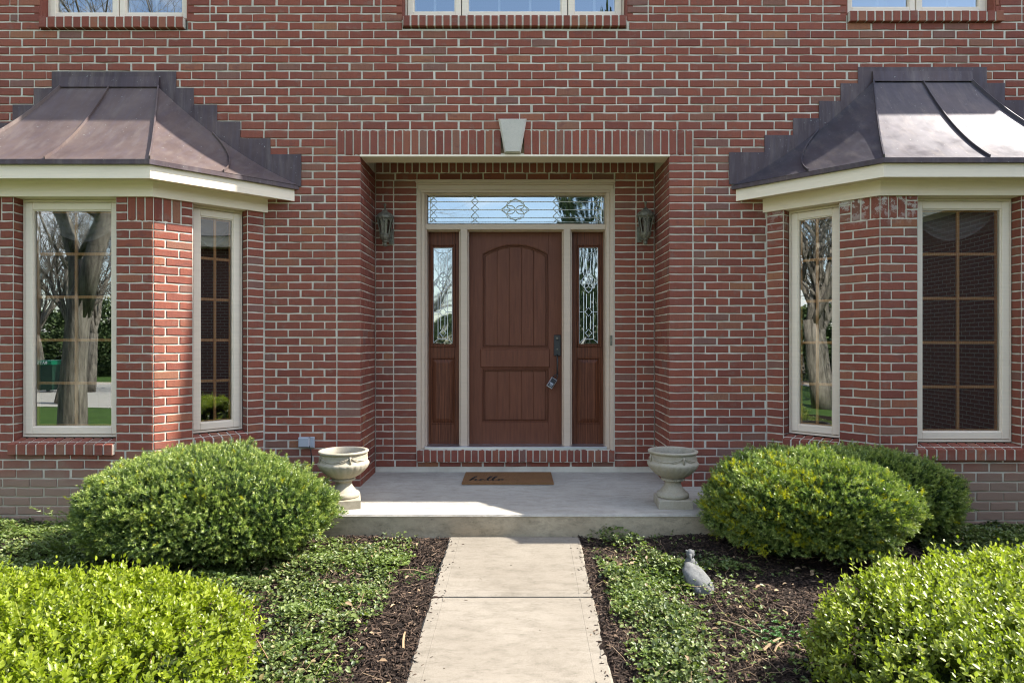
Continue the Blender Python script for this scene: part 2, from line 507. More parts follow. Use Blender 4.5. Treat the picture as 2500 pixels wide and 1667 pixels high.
def make_bark():
    M = Mat("grey_bark", rough=0.95, spec=0.1)
    v = M.coord("World", (14, 14, 2.2))
    n = M.noise(v, 1.0, 6, 0.7)
    M.base(M.ramp(n, [(0.35, (0.09, 0.08, 0.065)), (0.65, (0.32, 0.29, 0.24))]))
    M.bump(n, 1.0, 0.03)
    return M.m
bark_m = make_bark()
bud_m = Mat("red_bud", 0.8, (0.22, 0.05, 0.045)).m
far_green_m = make_rand("evergreen_leaf", [(0, (0.015, 0.035, 0.010)), (1, (0.09, 0.13, 0.04))], 0.7)

# ------------------------------------------------------------------ brick laying
PITCH, JT = 0.2031, 0.0113
DF, DB = 5.514, 6.10           # distance of the front wall and of the recessed entry wall
S_F = F / DF

def brick_variant(seed):
    r = random.Random(seed)
    j = lambda a: r.uniform(-a, a)
    # outline of the face: corners and two points on each long edge; unit size 1 x 1, scaled afterwards
    xs = [(-.5, -.5), (-.17 + j(.05), -.5), (.18 + j(.05), -.5), (.5, -.5), (.5, .5), (.16 + j(.05), .5), (-.2 + j(.05), .5), (-.5, .5)]
    outer = [(x + j(.007), z + j(.032)) for x, z in xs]
    ch = [r.random() < .22 for _ in xs]
    bx, bz = 0.015, 0.055
    v = []
    for (x, z) in outer: v.append((x, 0.030, z))
    for (x, z) in outer: v.append((x, 0.0035, z))
    for k, (x, z) in enumerate(outer):
        ex = (r.uniform(1.8, 3.2) if ch[k] else 1)
        v.append((x - math.copysign(bx * ex, x) * (abs(x) > .4), j(.0006), z - math.copysign(bz * ex, z)))
    f = []
    for k in range(8):
        k2 = (k + 1) % 8
        f.append((k, k2, 8 + k2, 8 + k)); f.append((8 + k, 8 + k2, 16 + k2, 16 + k))
    f.append(tuple(16 + k for k in range(8)))
    return v, f
VARS = [brick_variant(s) for s in range(28)]
def _vm(i, flip=False):
    me = bpy.data.meshes.new("brick")
    v, f = VARS[i]
    me.from_pydata(v, [], f); me.materials.append(brick_m); me.update()
    return me
BRICK_MESH = [_vm(i) for i in range(len(VARS))]

class Plane:
    """upright wall plane from P0 to P1 (seen from outside, left to right)"""
    def __init__(s, p0, p1):
        s.o = Vector((p0[0], p0[1], 0)); d = Vector((p1[0] - p0[0], p1[1] - p0[1], 0))
        s.L = d.length; s.U = d.normalized(); s.N = s.U.cross(Vector((0, 0, 1)))
        s.M = Matrix(((s.U.x, -s.N.x, 0), (s.U.y, -s.N.y, 0), (0, 0, 1)))
    def tilt(s, a):
        return Matrix.Rotation(a, 4, 'Y')
    def p(s, u, v, n=0.0):
        q = s.o + s.U * u + s.N * n
        return Vector((q.x, q.y, v))
    def mb(s, mb):
        """mesh given in local (u, depth behind the face, v) to world"""
        M = s.M.to_4x4(); M.translation = s.o
        return mb.xf(M)

class Wall:
    """collects bricks and mortar sheets of one wall part"""
    def __init__(s, name, parent, label=None):
        s.name = name; s.parent = parent; s.b = []; s.sh = MB(); s.label = label
    def rect(s, pl, u0, u1, v0, v1, out=0.0, j=JT):
        if u1 - u0 < 0.022 or v1 - v0 < 0.02: return
        s.b.append((pl, (u0 + u1) / 2, (v0 + v1) / 2, u1 - u0 - j, v1 - v0 - j, out, random.randrange(len(VARS)), random.random()))
    def running(s, pl, u0, u1, lines, anchor, holes=(), start=0, out=0.0):
        for i in range(len(lines) - 1):
            v1, v0 = lines[i], lines[i + 1]
            vc = (v0 + v1) / 2
            free = [(u0, u1)]
            for (a, b, c, d) in holes:
                if c < vc < d:
                    nf = []
                    for (p, q) in free:
                        if b <= p or a >= q: nf.append((p, q)); continue
                        if a > p: nf.append((p, a))
                        if b < q: nf.append((b, q))
                    free = nf
            off = anchor + ((i + start) % 2) * PITCH / 2
            for (p, q) in free:
                k = math.floor((p - off) / PITCH)
                while True:
                    a = off + k * PITCH + random.uniform(-.003, .005); b = off + (k + 1) * PITCH + random.uniform(-.005, .003)
                    if off + k * PITCH >= q - 1e-6: break
                    aa, bb = max(a, p), min(b, q)
                    if bb - aa > 0.03:
                        dv = random.uniform(-.0012, .0012)
                        s.rect(pl, aa, bb, v0 + dv, v1 + dv, out + random.uniform(-.0018, .0018))
                    k += 1
    def stack(s, pl, u0, u1, lines, out=0.0, j=JT):
        for i in range(len(lines) - 1):
            s.rect(pl, u0, u1, lines[i + 1], lines[i], out + random.uniform(-.001, .0015), j)
    def soldiers(s, pl, u0, u1, v0, v1, n, holes=(), out=0.0):
        w = (u1 - u0) / n
        for k in range(n):
            a, b = u0 + k * w, u0 + (k + 1) * w
            if any(h[0] < (a + b) / 2 < h[1] for h in holes): continue
            s.rect(pl, a + random.uniform(-.001, .001), b, v0, v1, out + random.uniform(-.0015, .0015))
    def sheet(s, pl, u0, u1, v0, v1, holes=(), n=-0.0065):
        us = sorted({u0, u1, *[min(max(x, u0), u1) for h in holes for x in h[:2]]})
        vs = sorted({v0, v1, *[min(max(x, v0), v1) for h in holes for x in h[2:]]})
        for a, b in zip(us, us[1:]):
            for c, d in zip(vs, vs[1:]):
                um, vm = (a + b) / 2, (c + d) / 2
                if any(h[0] < um < h[1] and h[2] < vm < h[3] for h in holes): continue
                q = [pl.p(a, c, n), pl.p(b, c, n), pl.p(b, d, n), pl.p(a, d, n)]
                s.sh.add(q, [(0, 1, 2, 3)])
    def done(s, limit=300):
        wall = build(s.name, s.sh, mortar_m, s.parent, label=s.label)
        def score(b):
            pl, u, v, w, h = b[:5]
            p = pl.p(u, v)
            if p.y < 0.5: return -1
            px = VX + F * p.x / p.y; py = VY - F * (p.z - EYE) / p.y
            if not (0 < px < 2500 and 0 < py < 1300): return -1
            view = (Vector((0, 0, EYE)) - p).normalized()
            a = w * h * max(pl.N.dot(view), 0) / p.y ** 2
            return round(a * 3e4) - abs(px - 1250) / 1e5
        bs = sorted(s.b, key=score, reverse=True)
        for b in bs[:limit]:
            pl, u, v, w, h, out, vi, rr = b
            o = bpy.data.objects.new("brick", BRICK_MESH[vi])
            scene.collection.objects.link(o)
            o.parent = wall
            M = pl.M.to_4x4(); M.translation = pl.p(u, v, out)
            o.matrix_basis = M @ pl.tilt((rr - .5) * .014) @ Matrix.Diagonal((w, 1, h, 1))
        rest = bs[limit:]
        if rest:
            V = []; Fc = []; off = 0; verts = []
            polys = []
            for pl, u, v, w, h, out, vi, rr in rest:
                M = pl.M.to_4x4(); M.translation = pl.p(u, v, out)
                A = np.array(M @ pl.tilt((rr - .5) * .014) @ Matrix.Diagonal((w, 1, h, 1)))
                vv = np.array(VARS[vi][0]); vv = vv @ A[:3, :3].T + A[:3, 3]
                verts.append(vv)
                polys += [tuple(off + q for q in f) for f in VARS[vi][1]]
                off += len(vv)
            me = bpy.data.meshes.new("brick_courses")
            me.from_pydata(np.vstack(verts).tolist(), [], polys)
            me.materials.append(brick_m); me.update()
            o = bpy.data.objects.new("brick_courses", me)
            scene.collection.objects.link(o)
            o.parent = wall; o["kind"] = "stuff"
        return wall

# ------------------------------------------------------------------ ground
def gz(y):
    if y > 5.6: y = 5.6
    if y < -3: y = -3
    return EYE - 1.669 + 0.058 * y

def sheet_mesh(x0, x1, y0, y1, nx, ny, dz, bump=0.0, seed=0):
    r = random.Random(seed)
    xs = [x0 + (x1 - x0) * i / nx for i in range(nx + 1)]
    ys = [y0 + (y1 - y0) * i / ny for i in range(ny + 1)]
    mb = MB()
    mb.v = [(x, y, gz(y) + dz + r.uniform(-bump, bump)) for y in ys for x in xs]
    mb.f = [(j * (nx + 1) + i, j * (nx + 1) + i + 1, (j + 1) * (nx + 1) + i + 1, (j + 1) * (nx + 1) + i) for j in range(ny) for i in range(nx)]
    return mb
mb = MB()
ysl = [-400, -100, -30, -10, -3, 0, 2, 4, 5.6, 12, 60]
for y in ysl: mb.v += [(-400, y, gz(y)), (400, y, gz(y))]
mb.f = [(2 * i, 2 * i + 1, 2 * i + 3, 2 * i + 2) for i in range(len(ysl) - 1)]
tag(build("lawn_ground", mb, grass_m), "green lawn sloping gently away from the house", "ground", kind="structure")

def bed_mesh(x0, x1, y0, y1, dx, seed):
    nx, ny = int((x1 - x0) / dx), int((y1 - y0) / dx)
    xs = np.linspace(x0, x1, nx + 1); ys = np.linspace(y0, y1, ny + 1)
    X, Y = np.meshgrid(xs, ys)
    g = np.random.default_rng(seed)
    Z = EYE - 1.669 + 0.058 * np.minimum(Y, 5.6) + 0.006
    Z += 0.012 * np.sin(X * 5.1 + 1.7 * np.sin(Y * 3.3)) + 0.010 * np.sin(Y * 7.7 + 2 * np.sin(X * 4.1)) + g.uniform(-.006, .006, Z.shape) + .012
    v = np.stack([X.ravel(), Y.ravel(), Z.ravel()], 1)
    i = np.arange(nx); j = np.arange(ny)
    I, J = np.meshgrid(i, j)
    a = (J * (nx + 1) + I).ravel()
    loops = np.stack([a, a + 1, a + nx + 2, a + nx + 1], 1).ravel()
    return np_mesh("mulch", v, loops, 4, mulch_m)
o = link("mulch_bed", bed_mesh(-6.2, -0.40, 0.9, 5.6, 0.025, 3)); tag(o, "dark shredded mulch bed to the left of the concrete walk", "mulch bed", kind="structure")
o = link("mulch_bed", bed_mesh(0.40, 6.2, 0.9, 5.6, 0.025, 4)); tag(o, "dark shredded mulch bed to the right of the concrete walk", "mulch bed", kind="structure")

# driveway loop seen in the window reflections
mb = MB()
N = 40
for i in range(N + 1):
    x = -70 + 140 * i / N
    c = -13 - 0.006 * x * x * (1 if x < 0 else 0.5)
    mb.v += [(x, c - 4.5, gz(-9) + .008), (x, c + 5.5, gz(-9) + .008)]
mb.f = [(2 * i, 2 * i + 2, 2 * i + 3, 2 * i + 1) for i in range(N)]
tag(build("driveway", MB().add([(-60, -12, gz(-9) + .006), (-15, -4.5, gz(-9) + .006), (-15, -1.2, gz(-3) + .006), (-60, -3, gz(-3) + .006)], [(0, 1, 2, 3)]), drive_m), "pale concrete drive off to the left of the front lawn", "driveway", kind="structure")
tag(build("driveway", mb, drive_m), "pale concrete driveway beyond the front lawn", "driveway", kind="structure")

# ------------------------------------------------------------------ walk and porch slab
walk = thing("concrete_walk", "straight pale concrete walk leading up to the porch step", "walkway", (0, 3.6, gz(3.6)))
def walk_x(y):    # left and right edge
    t = (4.646 - y) / (4.646 - 2.90)
    return -.462 - .019 * t, .45 - .027 * t
def walk_slab(y0, y1, seed):
    rr = random.Random(seed)
    n = 30
    e = 0.012
    rows = []
    for i in range(n + 1):
        y = y0 + (y1 - y0) * i / n
        l, r_ = walk_x(y)
        l += rr.uniform(-.006, .004); r_ += rr.uniform(-.004, .006)
        z = gz(y) + 0.035
        rows.append([(l, y, z - .09), (l, y, z - e), (l + e, y, z), (r_ - e, y, z), (r_, y, z - e), (r_, y, z - .09)])
    rows[0] = [(p[0], p[1], p[2] - (.01 if k in (2, 3) else 0)) for k, p in enumerate(rows[0])]
    rows[-1] = [(p[0], p[1], p[2] - (.01 if k in (2, 3) else 0)) for k, p in enumerate(rows[-1])]
    mb = MB()
    for r_ in rows: mb.v += r_
    for i in range(n):
        for k in range(5):
            a = i * 6 + k
            mb.f.append((a, a + 1, a + 7, a + 6)[::-1])
    mb.f.append(tuple(range(6))[::-1][::-1]); mb.f.append(tuple(n * 6 + k for k in range(6))[::-1])
    return mb
build("walk_slab", walk_slab(3.70, 4.640, 1), walk_m, walk)
build("walk_slab", walk_slab(1.60, 3.686, 2), walk_m, walk)
build("walk_slab", walk_slab(0.0, 1.588, 3), walk_m, walk)
# shallow tooled margin lines, a dark thread of dirt each
mb = MB()
for yy0, yy1 in ((3.72, 4.62), (1.62, 3.67)):
    for side in (0, 1):
        pts = []
        for i in range(9):
            y = yy0 + (yy1 - yy0) * i / 8
            x = walk_x(y)[side] + (.075 if side == 0 else -.075)
            pts.append((x, y, gz(y) + .0345))
        mb.tube(pts, .0016, 4)
    for y in (yy0 + .04, yy1 - .06):
        mb.tube([(walk_x(y)[0] + .03, y, gz(y) + .0345), (walk_x(y)[1] - .03, y, gz(y) + .0345)], .0013, 4)
build("tooled_groove", mb, walk_m, walk)

PZ = EYE - 1.208     # top of the porch slab at the wall
def porch_z(y): return PZ - 0.006 * (6.1 - y)
porch = thing("porch_slab", "wide concrete porch slab, one step high, below the front door", "porch", (0, 4.9, gz(4.6)))
mb = MB()
f0, x0, x1 = 4.646, -1.55, 1.55
zt = porch_z
nx = 44
# tread with rounded nose
for i in range(nx + 1):
    x = x0 + (x1 - x0) * i / nx
    jt = random.uniform(-.0015, .0015)
    mb.v += [(x, f0 + jt, zt(f0) - .016), (x, f0 + .005, zt(f0) - .004), (x, f0 + .016, zt(f0)), (x, 6.12, zt(6.1)), (x, 6.12, zt(6.1) - .1)]
for i in range(nx):
    for k in range(4):
        a = i * 5 + k
        mb.f.append((a, a + 5, a + 6, a + 1))
mb.f.append((0, 1, 2, 3, 4)); mb.f.append(tuple(nx * 5 + k for k in range(5))[::-1])
build("tread", mb, porch_m, porch)
mb = MB()
for i in range(nx + 1):
    x = x0 + .002 + (x1 - x0 - .004) * i / nx
    mb.v += [(x, f0 + .004 + random.uniform(-.0012, .0012), zt(f0) - .016), (x, f0 + .002 + random.uniform(-.002, .002), zt(f0) - .10), (x, f0 + .004, gz(f0) - .15)]
for i in range(nx):
    for k in range(2):
        a = i * 3 + k
        mb.f.append((a, a + 3, a + 4, a + 1)[::-1])
mb.box(x0 + .002, x0 + .02, f0 + .004, 5.6, gz(f0) - .15, zt(f0) - .02)
mb.box(x1 - .02, x1 - .002, f0 + .004, 5.6, gz(f0) - .15, zt(f0) - .02)
build("riser", mb, riser_m, porch)

# ------------------------------------------------------------------ house
house = thing("brick_house", "red brick house front with recessed brown door between two copper-roofed bays", "house", (0, DF, gz(5.6)))
front = Plane((0, DF), (1, DF)); front.o = Vector((0, DF, 0))
fx = lambda px: wx(px, DF)
fz = lambda py: wz(py, DF)
linesA = [fz(y) for y in (-86.2, -66, -46, -26, -5.6, 14.4, 33.4, 53.6, 73.7, 94.1, 114.2, 133.9, 153.6, 173.2, 193.9, 213.4, 234.4, 254.8, 275, 295, 316.7)]
lines_solA = [fz(y) for y in (316.7, 338.1, 358.8, 378.6)]
linesB = [fz(378.6 + 19.33 * k) for k in range(0, 48)]
W = Wall("front_wall", house)
UPW = [(100, 455, 42, 70), (985, 1528, 39.5, 67), (2070, 2428, 28, 54)]     # upper windows: x0, x1, bottom of frame, bottom of sill (pixels)
holesA = []
for (a, b, y0, y1) in UPW:
    holesA.append((fx(a - 2), fx(b + 2), fz(y1 + (3 if a > 50 else 0)), fz(-300)))
# stacked single bricks beside the upper windows
STK = [(43, 98), (457, 512), (930, 983), (1530, 1583), (2010, 2068), (2440, 2496)]
# stepped copper flashing (pixels): x0, x1, top, bottom
FL_L = [(127, 430, 175, 300), (430, 473, 215, 300), (473, 530, 256, 345), (530, 586, 297, 381), (586, 660, 338, 420), (660, 735, 377, 456),
        (83, 127, 216, 262), (32, 83, 256, 310), (-24, 32, 300, 352), (-98, -24, 341, 398), (-170, -98, 381, 440)]
FL_R = [(2094, 2408, 164, 290), (2052, 2094, 204, 292), (1999, 2052, 247, 335), (1936, 1999, 289, 372), (1866, 1936, 330, 412), (1780, 1866, 372, 450),
        (2408, 2452, 203, 292), (2452, 2510, 245, 335), (2510, 2566, 289, 372), (2566, 2640, 330, 412)]
hfl = [(fx(a + 8), fx(b - 8), fz(d), fz(c + 8)) for (a, b, c, d) in FL_L + FL_R]
hfl = [h for h in hfl if h[1] - h[0] > .01]
hfl += [(fx(140), fx(420), fz(345), fz(185)), (fx(60), fx(480), fz(380), fz(262)), (fx(2110), fx(2400), fz(345), fz(172)), (fx(2010), fx(2500), fz(390), fz(260))]
XL0, XL1 = -6.5, 5.99
holesA2 = holesA + hfl
for (a, b) in STK:
    y1 = [y for (p, q, _, y) in UPW if p - 80 < a < q + 40][0]
    n = max(i for i, z in enumerate(linesA) if z > fz(y1 + 2) - 0.0)
    W.stack(front, fx(a), fx(b), linesA[:n + 1])
    holesA2.append((fx(a), fx(b), linesA[n], 99))
W.running(front, XL0, XL1, linesA, fx(645.4), holesA2, start=1)
W.sheet(front, XL0, XL1, fz(378.6), fz(-86.2), holesA + [(fx(1222), fx(1281), fz(374), fz(296))])
# soldier course over the entry
KEY = (fx(1219), fx(1283), 0, 99)
W.running(front, XL0, fx(822), lines_solA, fx(822), hfl, start=0)
W.running(front, fx(1692), XL1, lines_solA, fx(1692), hfl, start=0)
W.soldiers(front, fx(822), fx(1224), lines_solA[3], lines_solA[0], 20)
W.soldiers(front, fx(1278), fx(1692), lines_solA[3], lines_solA[0], 21)
# flanks of the recess
BL, BR = fx(645), fx(1872)            # where the bays meet the wall
OL, OR = fx(880), fx(1634)            # recess opening
W.running(front, BL, fx(822), linesB, fx(822), hfl, start=0)
W.stack(front, fx(822), OL + JT / 2 - .002, linesB)
W.sheet(front, BL - .05, OL - .002, -0.1, fz(378.6), [])
W.running(front, fx(1692), BR, linesB, fx(1692), hfl, start=1)
W.stack(front, OR - JT / 2 + .002, fx(1692), linesB)
W.sheet(front, OR + .002, BR + .05, -0.1, fz(378.6), [])
BL2, BR2 = -3.365 - 1.265, 3.365 + 1.265
W.running(front, XL0, BL2, linesB, BL2, hfl)
W.sheet(front, XL0, BL2 + .05, -.1, fz(378.6))
W.running(front, BR2, XL1, linesB, BR2, hfl)
W.sheet(front, BR2 - .05, XL1, -.1, fz(378.6))
# strips of wall left and right of the bays' roofs
front_wall = W.done(300)

# keystone
ky = MB()
k_o = [(fx(1216.6), fz(292)), (fx(1285.8), fz(292)), (fx(1271), fz(375)), (fx(1232), fz(375))]
bvl = 0.006
cx_, cz_ = fx(1251), fz(333)
inn = [(cx_ + (x - cx_) * .86, cz_ + (z - cz_) * .93) for x, z in k_o]
ky.v = [(x, DF + .02, z) for x, z in k_o] + [(x, DF - .018, z) for x, z in k_o] + [(x, DF - .034, z) for x, z in inn]
for k in range(4):
    k2 = (k + 1) % 4
    ky.f += [(k, k2, 4 + k2, 4 + k), (4 + k, 4 + k2, 8 + k2, 8 + k)]
ky.f.append((8, 9, 10, 11))
ky.v = [(x, y, z) for x, y, z in ky.v]
build("keystone", ky, stone_m, house)

# recess walls
back = Plane((0, DB), (1, DB)); back.o = Vector((0, DB, 0))
bx_ = lambda px: wx(px, DB)
bz_ = lambda py: wz(py, DB)
W = Wall("entry_wall", house)
TL, TR = bx_(1018), bx_(1500)       # door trim opening
blines = [bz_(439.8 + 17.5 * k) for k in range(0, 42)]
RL, RR = OL, OR
W.soldiers(back, RL, RR, bz_(422), bz_(362), 38)
W.running(back, RL, RR, [bz_(422), bz_(439.8)], TL)
jl, jr = bx_(960.7), bx_(1553)
nb = 38
bl2 = [z for z in blines if z > bz_(1131)]
W.stack(back, jl, TL, bl2); W.stack(back, TR, jr, bl2)
for i in range(len(bl2) - 1):
    for (a, b, w) in ((RL, jl, 1), (jr, RR, -1)):
        if i % 2 == 0:
            m = a + (b - a) * (.42 if w == 1 else .40)
            W.rect(back, a, m, bl2[i + 1], bl2[i]); W.rect(back, m, b, bl2[i + 1], bl2[i])
        else:
            W.rect(back, a, b, bl2[i + 1], bl2[i])
W.running(back, RL, RR, [bl2[-1], bl2[-1] - .066], TL)
W.rect
W.sheet(back, RL, RR, 0.1, bz_(340), [(TL, TR, bz_(1098), bz_(440))])
# side walls of the recess
left_side = Plane((OL, DF), (OL, DB))
right_side = Plane((OR, DB), (OR, DF))
slines = linesB[:45]
Ld = DB - DF
W.stack(left_side, 0.002, .098, slines); W.running(left_side, .098, Ld, slines, .098, start=0)
W.sheet(left_side, .002, Ld, .1, fz(330))
W.stack(right_side, Ld - .098, Ld - .002, slines); W.running(right_side, 0, Ld - .098, slines, Ld - .098, start=0)
W.sheet(right_side, 0, Ld - .002, .1, fz(330))
W.sh.add([(RL, DF + .03, fz(345)), (RR, DF + .03, fz(345)), (RR, DB, fz(345)), (RL, DB, fz(345))], [(0, 1, 2, 3)])
W.done(300)
# rowlock under the door
W = Wall("door_sill", house)
sill_pl = Plane((0, DB - .035), (1, DB - .035)); sill_pl.o = Vector((0, DB - .035, 0))
DS = DB - .035
W.soldiers(sill_pl, wx(1017, DS), wx(1502, DS), wz(1128.5, DS), wz(1097.5, DS), 29)
mb_s = MB().box(wx(1017, DS), wx(1502, DS), DS + .007, DB + .02, wz(1128, DS), wz(1098.5, DS))
W.sh.add(mb_s.v, mb_s.f)
W.done(300)

# painted lintel plate
mb = MB()
zL = fz(378.6)
mb.box(OL - .005, OR + .005, DF - .004, DF + .19, zL - .012, zL + .004)
build("lintel", mb, trim_m, house)

# ------------------------------------------------------------------ windows
def window_unit(name, pl, u0, u1, v0, v1, setback, glass, cols=2, rows=5, parent=house, sashes=1, munt=None, reveal=None, weights=None, interior=True, rail=.056):
    """timber casement in an opening of plane pl"""
    munt = munt or muntin_m
    fw = .018
    y0 = setback
    fr = MB()
    fr.bevbox(u0, u1, y0 + .008, y0 + .09, v1 - fw, v1); fr.bevbox(u0, u1, y0 + .008, y0 + .09, v0, v0 + fw)
    fr.bevbox(u0, u0 + fw, y0 + .0085, y0 + .09, v0 + fw, v1 - fw); fr.bevbox(u1 - fw, u1, y0 + .0085, y0 + .09, v0 + fw, v1 - fw)
    win = build(name, pl.mb(fr), frame_m, parent)
    a0, a1 = u0 + fw, u1 - fw
    weights = weights or [1.0] * sashes
    tot = sum(weights); pos = a0
    gk = MB().box(a0 - .001, a1 + .001, y0 + .03, y0 + .04, v0 + fw - .001, v1 - fw + .001)
    # black gap round each sash
    gaps = MB()
    for w in weights:
        s0, s1 = pos, pos + (a1 - a0) * w / tot
        pos = s1
        g = .004
        gaps.box(s0, s0 + g, y0 + .030, y0 + .06, v0 + fw, v1 - fw); gaps.box(s1 - g, s1, y0 + .030, y0 + .06, v0 + fw, v1 - fw)
        gaps.box(s0 + g, s1 - g, y0 + .030, y0 + .06, v0 + fw, v0 + fw + g); gaps.box(s0 + g, s1 - g, y0 + .030, y0 + .06, v1 - fw - g, v1 - fw)
        e0, e1, b0, b1 = s0 + g, s1 - g, v0 + fw + g, v1 - fw - g
        sa = MB()
        sa.bevbox(e0, e0 + rail, y0, y0 + .045, b0, b1, .004); sa.bevbox(e1 - rail, e1, y0, y0 + .045, b0, b1, .004)
        sa.bevbox(e0 + rail, e1 - rail, y0 + .0006, y0 + .045, b0, b0 + rail, .004); sa.bevbox(e0 + rail, e1 - rail, y0 + .0006, y0 + .045, b1 - rail, b1, .004)
        # glazing bead
        q = .007
        c0, c1, d0, d1 = e0 + rail, e1 - rail, b0 + rail, b1 - rail
        sa.box(c0, c0 + q, y0 + .010, y0 + .04, d0, d1); sa.box(c1 - q, c1, y0 + .010, y0 + .04, d0, d1)
        sa.box(c0 + q, c1 - q, y0 + .010, y0 + .04, d0, d0 + q); sa.box(c0 + q, c1 - q, y0 + .010, y0 + .04, d1 - q, d1)
        build("sash", pl.mb(sa), frame_m, win)
        pn = MB().add([(c0, y0 + .024, d0), (c1, y0 + .024, d0), (c1, y0 + .024, d1), (c0, y0 + .024, d1)], [(0, 1, 2, 3)])
        build("pane", pl.mb(pn), glass, win)
        mw = .011
        liner = MB()
        liner.box(c0 - .002, c0 + .016, y0 + .045, y0 + .062, d0, d1); liner.box(c1 - .016, c1 + .002, y0 + .045, y0 + .062, d0, d1)
        liner.box(c0 + .016, c1 - .016, y0 + .045, y0 + .062, d0 - .002, d0 + .016); liner.box(c0 + .016, c1 - .016, y0 + .045, y0 + .062, d1 - .016, d1 + .002)
        build("inner_frame", pl.mb(liner), munt, win)
        nc = cols if not isinstance(cols, list) else cols[weights.index(w) if sashes > 1 else 0]
        for k in range(1, nc):
            u = c0 + (c1 - c0) * k / nc
            build("muntin", pl.mb(MB().bevbox(u - mw, u + mw, y0 + .044, y0 + .058, d0 + .016, d1 - .016, .004)), munt, win)
        for k in range(1, rows):
            v = d0 + (d1 - d0) * k / rows
            build("muntin", pl.mb(MB().bevbox(c0 + .016, c1 - .016, y0 + .0455, y0 + .060, v - mw, v + mw, .004)), munt, win)
    build("gasket", pl.mb(gaps), black_m, win)
    return win

# upper windows
TOPZ = 5.05
Dup = DF + .075
def upper(x0, x1, yb, weights, cols, rows):
    u0, u1 = fx(x0), fx(x1)
    v0 = fz(yb)
    return window_unit("window", front, u0, u1, v0, v0 + 1.25, .075, glass_up_m, cols, rows, sashes=len(weights), munt=white_m, weights=weights, rail=.05)
upper(100, 455, 41.5, [1, 1.001], 2, 3)
upper(985, 1528, 39, [1.0, 1.95, 1.001], [2, 3, 2], 3)
upper(2070, 2428, 27.5, [1, 1.001], 2, 3)

def rowlock_sill(pl, u0, u1, vtop, vbot, n, proj=.03, slope=.02, depth=.09, back=.08):
    """brick on edge sill: separate sloping bricks on a mortar bed"""
    bed = MB()
    bed.v = [(u0 + .004, -proj + .006, vbot + .004), (u1 - .004, -proj + .006, vbot + .004), (u1 - .004, -proj + .006, vtop - slope - .007), (u0 + .004, -proj + .006, vtop - slope - .007),
             (u0 + .004, back, vtop - .007), (u1 - .004, back, vtop - .007), (u0 + .004, back, vbot + .004), (u1 - .004, back, vbot + .004)]
    bed.f = [(0, 1, 2, 3), (3, 2, 5, 4), (0, 6, 7, 1), (0, 3, 4, 6), (1, 7, 5, 2), (4, 5, 7, 6)]
    s = build("window_sill", pl.mb(bed), mortar_m, house)
    w = (u1 - u0) / n
    for k in range(n):
        a, b = u0 + k * w + JT / 2, u0 + (k + 1) * w - JT / 2
        jz = random.uniform(-.0015, .0015); jp = random.uniform(-.002, .002)
        c = .004
        m = MB()
        p = -proj + jp
        vt, vb = vtop + jz, vbot + jz
        ring = lambda x: [(x, p, vb + c), (x, p, vt - slope - c), (x, p + c, vt - slope), (x, back, vt), (x, back, vb), (x, p + c, vb)]
        A, B = ring(a + .002), ring(b - .002)
        m.v = A + B
        m.f = [(i, (i + 1) % 6, 6 + (i + 1) % 6, 6 + i)[::-1] for i in range(6)] + [(0, 1, 2, 3, 4, 5), (11, 10, 9, 8, 7, 6)]
        build("brick", pl.mb(m), brick_m, s)
    return s
rowlock_sill(front, fx(99), fx(452), fz(43) , fz(70.5), 17, .03, .004)
rowlock_sill(front, fx(984), fx(1529), fz(40), fz(67), 28, .03, .004)
rowlock_sill(front, fx(2070), fx(2446), fz(29), fz(55), 18, .03, .004)
# reveals of the upper windows
for (a, b, y, _) in UPW:
    rv = MB()
    z0 = fz(y)
    rv.box(fx(a) - .06, fx(a), DF + .006, DF + .16, z0 - .03, z0 + 1.3)
    build("window_reveal", rv, brick_m, house)
    rv = MB().box(fx(b), fx(b) + .06, DF + .006, DF + .16, z0 - .03, z0 + 1.3)
    build("window_reveal", rv, brick_m, house)
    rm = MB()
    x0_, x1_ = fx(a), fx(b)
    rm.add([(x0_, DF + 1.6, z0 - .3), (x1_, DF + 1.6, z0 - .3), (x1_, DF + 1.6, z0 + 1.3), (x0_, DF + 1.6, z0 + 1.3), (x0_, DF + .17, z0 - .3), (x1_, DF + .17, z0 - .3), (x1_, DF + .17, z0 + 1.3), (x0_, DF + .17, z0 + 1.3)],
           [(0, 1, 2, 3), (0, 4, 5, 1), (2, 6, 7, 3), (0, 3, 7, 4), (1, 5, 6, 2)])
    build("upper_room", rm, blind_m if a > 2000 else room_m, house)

# upper wall and eave (above the picture, they shade the front)
EAVE_Z = EYE + 4.05
mb = MB()
mb.box(-9, 6.0, DF + .01, DF + .25, fz(-86.2) + 1.2, EAVE_Z)
for (x0_, x1_) in ((-9, fx(100)), (fx(455), fx(985)), (fx(1528), fx(2070)), (fx(2428), 6.0)):
    mb.box(x0_, x1_, DF + .01, DF + .25, fz(-86.2), fz(-86.2) + 1.2)
mb.box(-9, XL0, DF + .01, DF + .25, -.1, fz(-86.2)); mb.box(XL1, 6.0, DF + .01, DF + .25, -.1, fz(-86.2))
build("upper_wall", mb, brick_m, house)
mb = MB()
mb.box(-9.2, 6.02, DF - .115, DF + .3, EAVE_Z, EAVE_Z + .14)
build("main_eave", mb, trim_m, house)
build("shade_block", MB().box(6.3, 7.3, 4.62, 12.0, -.3, EYE + 3.35), brick_m, house)  # unseen block, added to cast shade on the back yew
build("shade_block_cap", MB().box(6.2, 7.4, 4.52, 12.1, EYE + 3.352, EYE + 3.5), trim_m, house)  # cap of the added shading block, also out of view
mb = MB()
